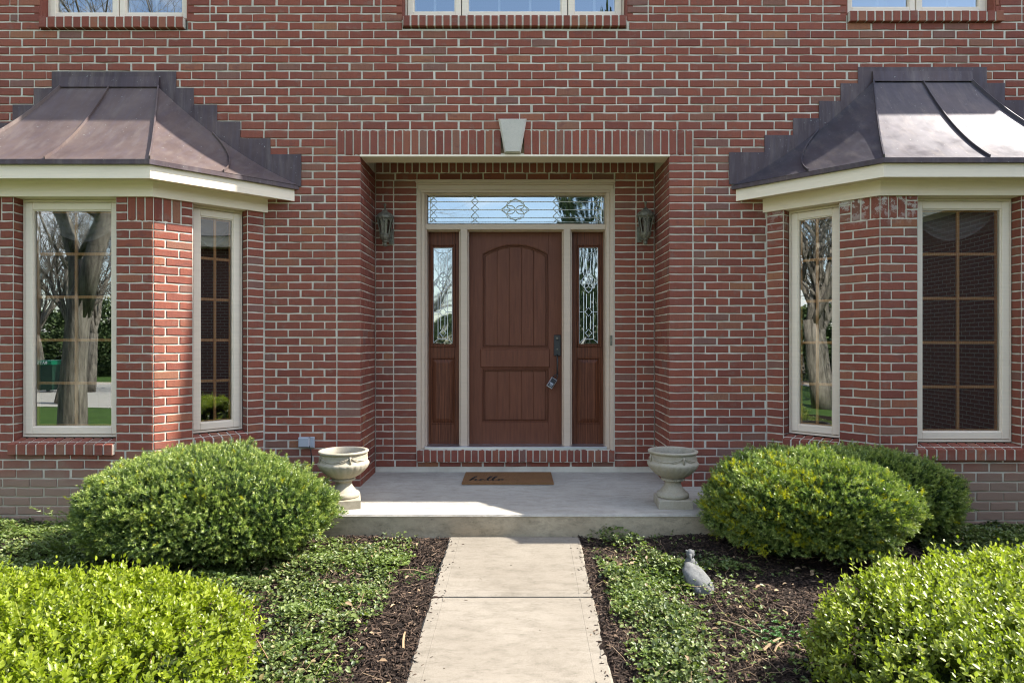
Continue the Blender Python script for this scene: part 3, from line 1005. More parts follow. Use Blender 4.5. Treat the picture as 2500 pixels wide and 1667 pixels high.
mb.add([(-9.3, DF - .14, EAVE_Z + .14), (6.1, DF - .14, EAVE_Z + .14), (6.1, DF + 4.5, EAVE_Z + 2.4), (-9.3, DF + 4.5, EAVE_Z + 2.4), (6.1, DF + 9, EAVE_Z + .14), (-9.3, DF + 9, EAVE_Z + .14)],
       [(0, 1, 2, 3), (3, 2, 4, 5), (0, 5, 4, 1), (1, 4, 2), (0, 3, 5)])
roof_m = Mat("dark_shingle", 0.9, (0.07, 0.065, 0.06)).m
build("main_roof", mb, roof_m, house)
mb = MB()
mb.box(5.75, 6.0, DF + .26, DF + 8.8, -.1, EAVE_Z); mb.box(-9, -8.75, DF + .26, DF + 8.8, -.1, EAVE_Z); mb.box(-9, 6, DF + 8.8, DF + 9, -.1, EAVE_Z)
build("rear_wall", mb, brick_m, house)

# ------------------------------------------------------------------ bays
class Facet: pass
def bay(sgn, cfg):
    copper_m = copper_l if sgn < 0 else copper_r
    cx = 3.365 * sgn
    D0, ztop, pit, zb, lowp = cfg['D0'], cfg['ztop'], cfg['pit'], cfg['zb'], cfg['lowp']
    hw = .665; HW = 1.265
    P = [(cx - HW, DF), (cx - hw, D0), (cx + hw, D0), (cx + HW, DF)]
    planes = [Plane(P[0], P[1]), Plane(P[1], P[2]), Plane(P[2], P[3])]
    lines = [ztop - pit * k for k in range(0, 60) if ztop - pit * k > zb - .125]
    last = lines[-1]
    lines2 = [last - lowp * k for k in range(0, 14)]
    W = Wall("bay_wall", house, label=cfg['wall_label'])
    ow = .382
    zt = EYE + 1.076
    wins = []
    vs_sol = (ztop, ztop + pit * 3)
    for idx, pl in enumerate(planes):
        if idx == 1:
            u0, u1 = hw - ow, hw + ow
        elif idx == 2:
            u0, u1 = pl.L * .335, pl.L * .835
        else:
            u0, u1 = pl.L * .165, pl.L * .665
        hole = (u0, u1, zb - .10, 9)
        near0, near1 = (idx != 0), (idx != 2)
        # plain courses
        hh = [(u0, u1, zb - .01, 9)]
        for i in range(len(lines) - 1):
            a, b = lines[i + 1], lines[i]
            inwin = (a + b) / 2 > zb - .10
            for (p, q, anchor) in (((0, u0, 0), (u1, pl.L, 1)) if inwin else ((0, pl.L, 0),)):
                if inwin:
                    wd = q - p
                    if wd < .2:
                        W.rect(pl, p, q, a, b)
                    else:
                        s_ = .102 if i % 2 else .198
                        if anchor == 0: s_ = wd - s_ if idx else s_
                        else: s_ = s_
                        W.rect(pl, p, p + s_, a, b); W.rect(pl, p + s_, q, a, b)
                else:
                    W.running(pl, p, q, [b, a], 0, start=i)
        W.running(pl, 0, pl.L, lines2, 0, start=1)
        # soldiers at the head beside the openings, stretchers against the jambs
        t3 = [ztop + pit * 3, ztop + pit * 2, ztop + pit, ztop]
        if idx != 0 or True:
            for (p, q, corner) in ((0, u0, idx >= 1), (u1, pl.L, idx <= 1)):
                wd = q - p
                if wd < .2 or not corner:
                    W.stack(pl, p, q, t3)
                else:
                    c = .088
                    if p == 0:
                        W.soldiers(pl, 0, q - c, *vs_sol, 3); W.stack(pl, q - c, q, t3)
                    else:
                        W.soldiers(pl, p + c, q, *vs_sol, 3); W.stack(pl, p, p + c, t3)
        W.sheet(pl, 0, pl.L, -.05, ztop + pit * 3, [(u0, u1, zb - .02, 9)])
        # brick jambs
        A, B = pl.p(u0, 0), pl.p(u1, 0)
        dn = -pl.N * .11
        jl_ = Plane((A.x, A.y), (A.x + dn.x, A.y + dn.y))
        jr_ = Plane((B.x + dn.x, B.y + dn.y), (B.x, B.y))
        jl2 = [z for z in ([ztop + pit * 3, ztop + pit * 2, ztop + pit] + lines) if z > zb - .08]
        W.stack(jl_, .002, .108, jl2); W.stack(jr_, .002, .108, jl2)
        W.sheet(jl_, .002, .11, zb - .08, ztop + pit * 3); W.sheet(jr_, 0, .108, zb - .08, ztop + pit * 3)
        wins.append((pl, u0, u1))
    W.done(300)
    for (pl, u0, u1) in wins:
        window_unit("window", pl, u0 + .004, u1 - .004, zb, zt, .085, glass_m)
        n = max(4, round((u1 - u0) / .0725))
        rowlock_sill(pl, u0 - .025 if pl is planes[1] else u0 + .002, u1 + (.0 if pl is planes[1] else -.002), zb - .004, zb - .118, n, .032, .03, back=.082)
    # dark room behind the glass
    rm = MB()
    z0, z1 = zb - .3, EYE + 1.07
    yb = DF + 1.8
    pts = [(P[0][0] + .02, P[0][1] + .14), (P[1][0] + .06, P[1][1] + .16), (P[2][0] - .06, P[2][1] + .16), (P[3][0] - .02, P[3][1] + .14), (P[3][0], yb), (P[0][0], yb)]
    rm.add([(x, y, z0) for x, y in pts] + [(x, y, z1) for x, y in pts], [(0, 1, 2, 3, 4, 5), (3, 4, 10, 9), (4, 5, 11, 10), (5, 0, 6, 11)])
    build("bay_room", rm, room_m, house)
    build("room_ceiling", MB().add([(x, y, z1 - .004) for x, y in pts], [(0, 1, 2, 3, 4, 5)]), ceil_m, house)
    # swag curtain hanging inside at the head
    def swag(pl, u0, u1, v, drop, yy):
        m = MB()
        nx, nz = 26, 12
        for j in range(nz + 1):
            for i in range(nx + 1):
                s = i / nx; t = j / nz
                u = u0 + (u1 - u0) * s
                sag = drop * (1 - (2 * s - 1) ** 2) * t
                z = v - .02 - sag - .03 * t
                m.v.append((u, yy + .018 * math.sin(t * 22 + 2.5 * (2 * s - 1) ** 2), z))
        for j in range(nz):
            for i in range(nx):
                a = j * (nx + 1) + i
                m.f.append((a, a + 1, a + nx + 2, a + nx + 1))
        build("curtain_swag", pl.mb(m), sheer_m, house, smooth=True)
    for (pl, u0, u1) in wins:
        swag(pl, u0 + .03, u1 - .03, zt - .03, .22, .22)
    # ---------------- cornice
    def ring(o):
        k = math.tan(R(22.5)) * o
        return [(cx - HW - o * 1.414, DF), (cx - hw - k, D0 - o), (cx + hw + k, D0 - o), (cx + HW + o * 1.414, DF)]
    cor = link("bay_cornice", None, house)
    def band(name, o, th, z0, z1, mat):
        A, B = ring(o), ring(o - th)
        for i in range(3):
            q = [A[i], A[i + 1], B[i + 1], B[i]]
            m = MB()
            m.v = [(x, y, z0) for x, y in q] + [(x, y, z1) for x, y in q]
            m.f = [(0, 3, 2, 1), (4, 5, 6, 7), (0, 1, 5, 4), (1, 2, 6, 5), (2, 3, 7, 6), (3, 0, 4, 7)]
            build(name, m, mat, cor)
    band("frieze_board", .022, .02, EYE + 1.076, EYE + 1.19, trim_m)
    band("fascia_board", .18, .02, EYE + 1.172, EYE + 1.272, trim_m)
    A, B = ring(.16), ring(.0)
    m = MB(); m.v = [(x, y, EYE + 1.186) for x, y in A] + [(x, y, EYE + 1.186) for x, y in B]
    m.f = [(i, i + 1, 5 + i, 4 + i) for i in range(3)]
    build("soffit_board", m, trim_m, cor)
    m = MB(); q = ring(-.002)
    m.v = [(x, y, EYE + 1.078) for x, y in q] + [(x, y + (.14 if 0 < i < 3 else 0), EYE + 1.078) for i, (x, y) in enumerate(ring(-.13))]
    m.f = [(i, i + 1, 5 + i, 4 + i) for i in range(3)]
    build("head_board", m, trim_m, cor)
    # ---------------- concave copper roof
    roof = link("bay_roof", None, house)
    Ze, Zr = EYE + 1.302, cfg['Zr']
    E = ring(.205)
    rc = cfg['rc']; rh = .405
    Rg = [(rc - rh, DF - .012), (rc + rh, DF - .012)]
    f = lambda u: .64 * u + .36 * u * u
    NS = 18
    def pt(a, b, u, lift=0.0):
        return Vector((a[0] + (b[0] - a[0]) * u, a[1] + (b[1] - a[1]) * u, Ze + (Zr - Ze) * f(u) + lift))
    # curve pairs: for each facet two boundary curves (eave point, top point)
    mid = lambda p, q, t: (p[0] + (q[0] - p[0]) * t, p[1] + (q[1] - p[1]) * t)
    curves = {
        'hipL': (E[1], Rg[0]), 'hipR': (E[2], Rg[1]), 'mid': (mid(E[1], E[2], .5), mid(Rg[0], Rg[1], .5)),
        'wallL': ((E[0][0], DF - .012), Rg[0]), 'wallR': ((E[3][0], DF - .012), Rg[1])}
    def panel(c0, c1, sub=(0, 1), u1=1.0):
        m = MB()
        nw = 4
        for i in range(NS + 1):
            u = u1 * i / NS
            a, b = pt(*c0, u), pt(*c1, u)
            for k in range(nw + 1):
                t = sub[0] + (sub[1] - sub[0]) * k / nw
                m.v.append(tuple(a.lerp(b, t)))
        for i in range(NS):
            for k in range(nw):
                a = i * (nw + 1) + k
                m.f.append((a, a + 1, a + nw + 2, a + nw + 1))
        build("roof_panel", m, copper_m, roof, smooth=True)
    panel(curves['hipL'], curves['mid']); panel(curves['mid'], curves['hipR'])
    panel(curves['hipR'], curves['wallR']); panel(curves['wallL'], curves['hipL'])
    def seam(c, h=.021, w=.0032, lean=None, urange=(0.0, 1.0), t=None, c2=None):
        m = MB()
        for i in range(NS + 1):
            u = urange[0] + (urange[1] - urange[0]) * i / NS
            p = pt(*c, u)
            if c2 is not None:
                tt = t[0] + (t[1] - t[0]) * i / NS
                p = p.lerp(pt(*c2, u), tt)
            d = (Vector((c[0][0], c[0][1], 0)) - Vector((c[1][0], c[1][1], 0))).normalized()
            sd = Vector((-d.y, d.x, 0)) * w
            up = Vector((d.x * .35, d.y * .35, .94)) * h
            for q in (p - sd - up * .2, p - sd + up, p + sd + up, p + sd - up * .2): m.v.append(tuple(q))
        for i in range(NS):
            for k in range(4):
                a = i * 4 + k; b = i * 4 + (k + 1) % 4
                m.f.append((a, b, b + 4, a + 4))
        m.f += [(0, 3, 2, 1), tuple(NS * 4 + k for k in range(4))]
        build("roof_seam", m, copper_m, roof)
    seam(curves['mid']); seam(curves['hipL'], .024, .005); seam(curves['hipR'], .024, .005)
    # one seam on each side slope, parallel to the hip run
    seam(curves['hipR'], .021, .0035, urange=(0, .60), t=(.46, .97), c2=curves['wallR'])
    seam(curves['hipL'], .021, .0035, urange=(0, .60), t=(.46, .97), c2=curves['wallL'])
    # drip edge
    A, B = ring(.207), ring(.17)
    for i in range(3):
        q = [A[i], A[i + 1], B[i + 1], B[i]]
        m = MB(); m.v = [(x, y, EYE + 1.268) for x, y in q] + [(x, y, EYE + 1.303) for x, y in q]
        m.f = [(0, 3, 2, 1), (4, 5, 6, 7), (0, 1, 5, 4), (1, 2, 6, 5), (2, 3, 7, 6), (3, 0, 4, 7)]
        build("drip_edge", m, copper_f, roof)
    # apron over the top and stepped flashing against the bricks
    m = MB()
    a, b, z = rc - rh - .01, rc + rh + .01, Zr
    m.add([(a, DF - .030, z - .004), (b, DF - .030, z - .004), (b, DF - .016, z + .085), (a, DF - .016, z + .085), (a, DF - .008, z - .004), (b, DF - .008, z - .004), (b, DF - .008, z + .085), (a, DF - .008, z + .085)],
          [(0, 1, 2, 3), (3, 2, 6, 7), (0, 3, 7, 4), (1, 5, 6, 2), (0, 4, 5, 1)])
    build("apron_flashing", m, copper_f, roof)
    for k, (x0_, x1_, y0_, y1_) in enumerate(cfg['fl']):
        t = .006 + .0011 * (k % 3)
        m = MB().bevbox(fx(x0_) - .001 * (k % 2), fx(x1_) + .002, DF - t, DF + .001, fz(y1_), fz(y0_), .0022)
        build("step_flashing", m, copper_f, roof)
    return planes

bayL = bay(-1, dict(D0=4.92, ztop=2.4985, pit=.0659, zb=.874, lowp=.0688, Zr=EYE + 2.120, rc=-3.384, fl=FL_L,
            wall_label="three-sided bay wall with sunlit bricks on its inner side"))
bayR = bay(1, dict(D0=4.88, ztop=2.510, pit=.0668, zb=.842, lowp=.0712, Zr=EYE + 2.168, rc=3.395, fl=FL_R,
            wall_label="three-sided bay wall with mortar smears below the cornice"))

# ------------------------------------------------------------------ entry: trim, transom, sidelights, door
DT = DB + .02            # face of the jambs
DD = 6.27                # face of the door leaf
sx_ = lambda px: wx(px, DT)
sz_ = lambda py: wz(py, DT)
ex = lambda px: wx(px, DD)
ez = lambda py: wz(py, DD)
zt0, zb0 = sz_(441), sz_(1097)
# outer casing with stepped profile
trim = link("door_casing", None, house)
for (a, b) in ((1018, 1028), (2517 - 1028, 2517 - 1018)):
    build("casing_board", MB().bevbox(sx_(a), sx_(b), DT - .012, DT + .2, zb0, sz_(452), .004), doortrim_m, trim)
for (a, b) in ((1028, 1037), (2517 - 1037, 2517 - 1028)):
    build("casing_stop", MB().bevbox(sx_(a), sx_(b), DT, DT + .2, zb0, sz_(470), .004), doortrim_m, trim)
hd = MB()
hd.bevbox(sx_(1016), sx_(1501), DT - .045, DT + .1, sz_(447), sz_(440.5), .003)
hd.bevbox(sx_(1018), sx_(1499), DT - .030, DT + .1, sz_(452), sz_(447), .004)
hd.bevbox(sx_(1020), sx_(1497), DT - .016, DT + .1, sz_(463), sz_(452), .003)
hd.bevbox(sx_(1022), sx_(1495), DT - .006, DT + .1, sz_(470), sz_(463), .002)
build("head_moulding", hd, doortrim_m, trim)
def bar(name, x0, x1, y0, y1, face, mat=doortrim_m, depth=.16, b=.004, par=None):
    return build(name, MB().bevbox(wx(x0, face), wx(x1, face), face, face + depth, wz(y1, face), wz(y0, face), b), mat, par or trim)
FJ = DT + .03
bar("transom_rail", 1037, 1481, 546, 560, FJ)
bar("transom_rail", 1037, 1481, 468, 474, FJ + .002)
bar("transom_jamb", 1036, 1042, 470, 1092, FJ + .004)
bar("transom_jamb", 1477, 1482, 470, 1092, FJ + .004)
bar("mullion", 1124, 1141, 558, 1092, FJ + .001)
bar("mullion", 1376, 1393, 558, 1092, FJ + .001)
# thin stops in front of the leaves
for (a, b) in ((1120.5, 1124), (1141, 1144.5), (1372.5, 1376), (1393, 1396.5)):
    bar("door_stop", a, b, 560, 1090, FJ + .045, depth=.1, b=.002)
bar("door_stop", 1042, 1120.5, 560, 563.5, FJ + .047, depth=.1, b=.002); bar("door_stop", 1144.5, 1372.5, 560, 563.5, FJ + .047, depth=.1, b=.002); bar("door_stop", 1396.5, 1477, 560, 563.5, FJ + .047, depth=.1, b=.002)
bar("threshold", 1036, 1482, 1090, 1098, DB - .005, alu_m, .28, .004)
bar("threshold", 1144, 1373, 1085.5, 1091, DD - .03, alu_m, .1, .004)

# transom light
def cames(mb, segs, y, r=.0028):
    for (a, b) in segs:
        mb.tube([(a[0], y, a[1]), (b[0], y, b[1])], r, 4)
DG = DT + .09
gx = lambda px: wx(px, DG); g_z = lambda py: wz(py, DG)
tr = bar("transom_frame", 1040, 1479, 473, 475.5, FJ + .01, depth=.1, b=.001)
build("pane", MB().add([(gx(1040), DG + .004, g_z(545)), (gx(1479), DG + .004, g_z(545)), (gx(1479), DG + .004, g_z(473)), (gx(1040), DG + .004, g_z(473))], [(0, 1, 2, 3)]), glass_door_m, tr)
zx = lambda x: gx(980 + x / 2.091); zy = lambda y: g_z(430 + y / 2.091)
m = MB(); sg = []
for y in (97, 130, 171, 211, 234): sg.append(((zx(128), zy(y)), (zx(1041), zy(y))))
for x in (130, 148, 1022, 1039): sg.append(((zx(x), zy(96)), (zx(x), zy(236))))
cames(m, sg, DG - .001)
build("came", m, came_m, tr)
for cx0 in (164, 375, 793, 1004):
    for cy0 in (129, 166, 204):
        m = MB(); sg = []
        w, h = 19, 19
        q = [(cx0 - w, cy0), (cx0, cy0 - h), (cx0 + w, cy0), (cx0, cy0 + h)]
        m.tube([(zx(p[0]), DG - .003, zy(p[1])) for p in q + q[:1]], .0036, 4)
        build("bevel_diamond", m, came_m, tr)
m = MB(); sg = []
for cx0 in (164, 375, 793, 1004):
    for s_ in (-1, 1):
        sg.append(((zx(cx0 - 19), zy(166 + s_ * 70)), (zx(cx0), zy(166 + s_ * 56)))); sg.append(((zx(cx0 + 19), zy(166 + s_ * 70)), (zx(cx0), zy(166 + s_ * 56))))
cames(m, sg, DG - .003, .0036)
build("came", m, came_m, tr)
m = MB()
def arc(m, c, rx, ry, a0, a1, y, conv, r=.0034, n=12):
    m.tube([(conv[0](c[0] + rx * math.cos(a0 + (a1 - a0) * k / n)), y, conv[1](c[1] + ry * math.sin(a0 + (a1 - a0) * k / n))) for k in range(n + 1)], r, 4)
cv = (zx, zy)
for s_ in (-1, 1):
    arc(m, (582 + s_ * 31, 171), 30, 22, 0, 2 * math.pi, DG - .003, cv)
    arc(m, (582, 171 + s_ * 24), 46, 26, 0, math.pi * 2, DG - .0035, cv)
    arc(m, (582 + s_ * 48, 171 - 1), 26, 3, 0, math.pi, DG - .003, cv, .003)
m.tube([(zx(508), DG - .003, zy(171)), (zx(582), DG - .003, zy(112)), (zx(656), DG - .003, zy(171)), (zx(582), DG - .003, zy(228)), (zx(508), DG - .003, zy(171))], .003, 4)
build("bevel_flower", m, came_m, tr)
build("vestibule_wall", MB().box(sx_(1036), sx_(1482), DD + .6, DD + .62, sz_(1098), sz_(440)), room_m, house)

# sidelights
def sidelight(x0, x1, mir):
    leaf = MB()
    g0, g1 = x0 + 20, x1 - 18
    gy0, gy1 = 604, 838
    p0, p1 = x0 + 20, x1 - 18
    B_ = lambda a, b, c, d, y=DD, dp=.04, bv=.002: leaf.bevbox(wx(a, DD), wx(b, DD), y, DD + dp, wz(d, DD), wz(c, DD), bv)
    B_(x0, g0 - 6, 563, 1090); B_(g1 + 6, x1, 563, 1090)
    B_(g0 - 6, g1 + 6, 563, gy0 - 6, DD + .0005); B_(g0 - 6, g1 + 6, gy1 + 7, 872, DD + .0005); B_(g0 - 6, g1 + 6, 1034, 1090, DD + .0005)
    sl = build("sidelight", leaf, side_m, house)
    mo = MB()
    def frame(a, b, c, d, w, y, dp=.05, bv=.004):
        for q in ((a, a + w, c, d), (b - w, b, c, d), (a + w, b - w, c, c + w), (a + w, b - w, d - w, d)):
            mo.bevbox(wx(q[0], DD), wx(q[1], DD), y, DD + dp, wz(q[3], DD), wz(q[2], DD), bv)
    frame(g0 - 7.5, g1 + 7.5, gy0 - 7.5, gy1 + 8.5, 3.5, DD - .012)
    frame(g0 - 4, g1 + 4, gy0 - 4, gy1 + 5, 4, DD - .005)
    frame(p0 - 6, p1 + 6, 872, 1034, 3.0, DD - .004)
    build("glazing_moulding", mo, side_m, sl)
    pn = MB()
    a, b, c, d = wx(p0 - 3, DD), wx(p1 + 3, DD), wz(1031, DD), wz(875, DD)
    i_ = .04
    pn.v = [(a, DD + .014, c), (b, DD + .014, c), (b, DD + .014, d), (a, DD + .014, d), (a + i_, DD + .0005, c + i_), (b - i_, DD + .0005, c + i_), (b - i_, DD + .0005, d - i_), (a + i_, DD + .0005, d - i_)]
    pn.f = [(0, 1, 5, 4), (1, 2, 6, 5), (2, 3, 7, 6), (3, 0, 4, 7), (4, 5, 6, 7)]
    build("raised_panel", pn, side_m, sl)
    yg = DD + .012
    build("pane", MB().add([(wx(g0, DD), yg, wz(gy1 + 1, DD)), (wx(g1, DD), yg, wz(gy1 + 1, DD)), (wx(g1, DD), yg, wz(gy0, DD)), (wx(g0, DD), yg, wz(gy0, DD))], [(0, 1, 2, 3)]), glass_door_m, sl)
    # leading, drawn in the units of the right-hand light
    W_ = g1 - g0; c0 = (g0 + g1) / 2
    X = lambda t: wx(c0 + t * W_ / 2, yg); Z = lambda y: wz(430 + y / 2.091, yg)
    m = MB(); yy = yg - .003
    def ln(*pts, r=.0034): m.tube([(X(a), yy, Z(b)) for a, b in pts], r, 4)
    ln((-.98, 367), (.98, 367), (.98, 851), (-.98, 851), (-.98, 367))
    for s_ in (-1, 1):
        ln((s_ * .5, 392), (s_ * .5, 505)); ln((s_ * .5, 590), (s_ * .5, 830)); ln((s_ * .22, 432), (s_ * .22, 500)); ln((s_ * .22, 600), (s_ * .22, 675)); ln((s_ * .22, 712), (s_ * .22, 780))
        ln((s_ * .95, 370), (s_ * .5, 392), (0, 392)); ln((s_ * .95, 848), (s_ * .5, 830), (0, 830))
        ln((s_ * .95, 692), (s_ * .3, 692))
    m2 = MB()
    def dia(cy, w, h, r=.0042):
        build("bevel_diamond", MB().tube([(X(a), yy - .002, Z(b)) for a, b in ((-w, cy), (0, cy - h), (w, cy), (0, cy + h), (-w, cy))], r, 4), came_m, sl)
    dia(412, .34, 20); dia(692, .36, 22); dia(800, .34, 20)
    c2 = (X, Z)
    for s_ in (-1, 1):
        arc(m2, (s_ * .30, 541), .38, 30, 0, 2 * math.pi, yy - .002, c2, .004)
        arc(m2, (0, 541 + s_ * 20), .42, 30, 0, 2 * math.pi, yy - .003, c2, .004)
    dia(541, .92, 54)
    build("came", m, came_m, sl); build("bevel_flower", m2, came_m, sl)
    return sl
sidelight(1038, 1122.5, False); sidelight(1393.7, 1478, True)

# door leaf
leaf = MB()
def DBX(a, b, c, d, y=DD, dp=.045, bv=.002): leaf.bevbox(ex(a), ex(b), y, DD + dp, ez(d), ez(c), bv)
DBX(1142, 1177, 563, 1088); DBX(1339, 1375, 563, 1088)
DBX(1177, 1339, 848, 898, DD + .0004); DBX(1177, 1339, 1029, 1088, DD + .0004)
# arched head rail
n = 20
pts = []
for k in range(n + 1):
    t = k / n
    x = 1177 + 162 * t
    y = 621 - 25 * math.sin(math.pi * t) ** .8
    pts.append((ex(x), ez(y)))
top = ez(563)
o = len(leaf.v)
for (x, z) in pts:
    leaf.v += [(x, DD + .0004, z), (x, DD + .0004, top), (x, DD + .02, z)]
for k in range(n):
    a = o + 3 * k
    leaf.f += [(a, a + 3, a + 4, a + 1), (a, a + 2, a + 5, a + 3)]
door = build("front_door", leaf, door_m, house)
def arch_z(px, inset):
    t = min(max((px - 1177) / 162, 0), 1)
    return 621 + inset - 25 * math.sin(math.pi * t) ** .8
# planks, upper and lower field
def plank_top(a, b, inset, ybot):
    m = MB(); k_ = 5; c = .0025
    xs = [a + (b - a) * i / k_ for i in range(k_ + 1)]
    fr = [(ex(x), ez(arch_z(x, inset))) for x in xs]
    x0, x1 = ex(a), ex(b); z0 = ez(ybot)
    n_ = len(fr)
    m.v = [(x, DD + .012, z) for x, z in fr] + [(x, DD + .012, z0) for x, z in fr]
    m.v += [(x0, DD + .017, fr[0][1]), (x0, DD + .017, z0), (x1, DD + .017, fr[-1][1]), (x1, DD + .017, z0)]
    m.v = [((x + (c if abs(x - x0) < 1e-6 and y < DD + .015 else 0) - (c if abs(x - x1) < 1e-6 and y < DD + .015 else 0)), y, z) for x, y, z in m.v]
    m.f = [(i + n_, i + 1 + n_, i + 1, i) for i in range(n_ - 1)]
    q = 2 * n_
    m.f += [(q + 1, n_, 0, q), (2 * n_ - 1, q + 3, q + 2, n_ - 1)]
    return m
pw = (1332 - 1184) / 5
for k in range(5):
    build("plank", plank_top(1184 + pw * k, 1184 + pw * (k + 1), 5, 845), door_m, door)
    m = MB().bevbox(ex(1184 + pw * k), ex(1184 + pw * (k + 1)), DD + .012, DD + .02, ez(1026), ez(903), .003)
    build("plank", m, door_m, door)
build("door_core", MB().box(ex(1176), ex(1340), DD + .0185, DD + .045, ez(1031), ez(590)), door_m, door)
# mouldings
mo = MB()
def rail_m(pts, r): mo.tube([(ex(a), DD + .002, ez(b)) for a, b in pts], r, 6)
ar = lambda ins: [(1177 + ins, 848 - ins)] + [(1177 + ins + (162 - 2 * ins) * k / 18, arch_z(1177 + 162 * k / 18, ins)) for k in range(19)] + [(1339 - ins, 848 - ins), (1177 + ins, 848 - ins)]
rail_m(ar(0.5), .006); rail_m(ar(5), .004)
lo = lambda i: [(1177 + i, 899 + i), (1339 - i, 899 + i), (1339 - i, 1028 - i), (1177 + i, 1028 - i), (1177 + i, 899 + i)]
rail_m(lo(0.5), .006); rail_m(lo(4.5), .004)
build("panel_moulding", mo, door_m, door)
build("lock_rail", MB().bevbox(ex(1173), ex(1342), DD - .010, DD + .01, ez(896), ez(852), .007), door_m, door)
# handle set
hs = MB()
hx = ex(1360)
hs.bevbox(ex(1352), ex(1369), DD - .012, DD, ez(868), ez(817), .004)
for s_ in range(9):
    pass
hs.xf(Matrix.Identity(4))
plate = build("handle_plate", hs, darkmetal_m, door)
hp = MB()
hp.tube([(hx, DD - .012, ez(812)), (hx, DD - .012, ez(817))], [.030, .033], 14)
gr = [(hx, DD - .010, ez(866)), (hx, DD - .035, ez(869)), (hx, DD - .058, ez(876)), (hx, DD - .062, ez(890)), (hx, DD - .055, ez(903)), (hx, DD - .030, ez(912)), (hx, DD - .004, ez(914))]
hp.v = []; hp.f = []
hp.tube(gr, [.008, .009, .008, .0075, .008, .009, .010], 8)
hp.lathe([(0, 0), (.012, 0), (.014, .004), (0, .006)], 12, hx, DD - .014, ez(830))
build("grip", hp, darkmetal_m, door, smooth=True)
cyl = MB().tube([(hx, DD - .016, ez(825)), (hx, DD - .004, ez(825))], .010, 12)
cyl.tube([(ex(1360), DD - .016, ez(852)), (ex(1360), DD - .004, ez(852))], .006, 10)
build("lock_cylinder", cyl, bronze_m, door)
# doorbell on the casing
build("doorbell", MB().bevbox(sx_(1488.5), sx_(1494), DT - .022, DT - .008, sz_(843), sz_(818), .003), bronze_m, trim)

# lock box hanging from the handle
lb = thing("key_lockbox", "small black and silver key lockbox hanging from the door handle", "lockbox", (ex(1352), DD - .08, ez(945)))
def lockpart(mb): 
    M = Matrix.Translation(Vector((ex(1346.5), DD - .075, ez(933)))) @ Matrix.Rotation(R(32), 4, 'Y')
    return mb.xf(M)
build("body", lockpart(MB().bevbox(-.030, .030, .0, .035, -.050, .048, .006)), Mat("lockbox_silver", .35, (.45, .46, .48), .6).m, lb)
build("face", lockpart(MB().bevbox(-.024, .024, -.004, .004, -.040, .043, .003)), Mat("lockbox_black", .5, (.012, .014, .02)).m, lb)
build("button_panel", lockpart(MB().bevbox(-.018, .018, -.007, -.002, -.016, .002, .002).bevbox(-.012, .018, -.007, -.002, -.029, -.021, .002)), Mat("lockbox_grey", .5, (.30, .32, .36)).m, lb)
build("shackle", lockpart(MB().tube([(-.016, .018, .045), (-.017, .018, .075), (-.008, .018, .090), (.008, .018, .090), (.017, .018, .075), (.016, .018, .045)], .0048, 8)), darkmetal_m, lb, smooth=True)

# ------------------------------------------------------------------ coach lanterns
def lantern_proto():
    t = thing("wall_lantern", "", "lantern", (0, 0, 0), "coach lanterns beside the front door")
    N6 = 6
    hexm = lambda pr: MB().lathe(pr, N6)
    build("cap", MB().lathe([(.0, .375), (.010, .374), (.014, .362), (.010, .350), (.006, .346), (.011, .340), (.007, .336), (.010, .322), (.020, .312), (.032, .298), (.058, .284), (.074, .268), (.082, .252), (.084, .240), (.078, .236), (.0, .236)], 12), bronze_m, t, smooth=False)
    fr = MB()
    rt, rb = .072, .044
    for k in range(6):
        a = math.pi / 6 + k * math.pi / 3
        fr.tube([(rt * math.cos(a), rt * math.sin(a), .236), (rb * math.cos(a), rb * math.sin(a), .095)], .0055, 5)
        a2 = a + math.pi / 3
        # arched heads of the panes
        am = a + math.pi / 6
        for tt in (.1, .3, .5, .7, .9):
            pass
        p1 = Vector((rt * math.cos(a), rt * math.sin(a), .236)); p2 = Vector((rt * math.cos(a2), rt * math.sin(a2), .236))
        fr.tube([p1.lerp(p2, .08) - Vector((0, 0, .03)), p1.lerp(p2, .25) - Vector((0, 0, .012)), p1.lerp(p2, .5) - Vector((0, 0, .006)), p1.lerp(p2, .75) - Vector((0, 0, .012)), p1.lerp(p2, .92) - Vector((0, 0, .03))], .0045, 4)
    fr.lathe([(.074, .238), (.078, .232), (.072, .226)], 6)
    build("cage", fr, bronze_m, t)
    gl = MB()
    gl.lathe([(.046, .10), (.069, .23)], 6)
    build("lantern_glass", gl, lamp_glass_m, t)
    build("candle_tube", MB().lathe([(0, .09), (.012, .09), (.012, .17), (.008, .19), (0, .2)], 10), Mat("candle_cream", .6, (.35, .35, .25)).m, t)
    build("base_cup", MB().lathe([(0, .098), (.052, .098), (.055, .092), (.050, .086), (.048, .070), (.036, .050), (.022, .038), (.022, .032), (.026, .028), (.016, .020), (.014, .012), (.019, .004), (.019, -.004), (.012, -.014), (0, -.016)], 12), bronze_m, t)
    return t
lt = lantern_proto()
def put_lantern(o, px, side, label):
    D = DB - .115
    o.location = (wx(px, D), D, wz(602, D) + .016 - .0)
    o["label"] = label
    # bracket and back plate behind it, towards the door
    X = side * .036
    m = MB().bevbox(X - .022, X + .022, DB - D - .016, DB - D - .002, .02, .165, .004)
    m2 = MB().tube([(X * .7, DB - D - .012, .07), (X * .6, .075, .045), (0, .03, .035), (0, 0, .045)], .010, 6)
    for nm, mm in (("back_plate", m), ("bracket", m2)):
        me = mm.mesh(nm, bronze_m)
        c = bpy.data.objects.new(nm, me); scene.collection.objects.link(c); c.parent = o
lt2 = copy_tree(lt)
put_lantern(lt, 940, 1, "bronze coach lantern on the brick to the left of the door")
put_lantern(lt2, 1576, -1, "bronze coach lantern on the brick to the right of the door")
lt2.location.z += .018

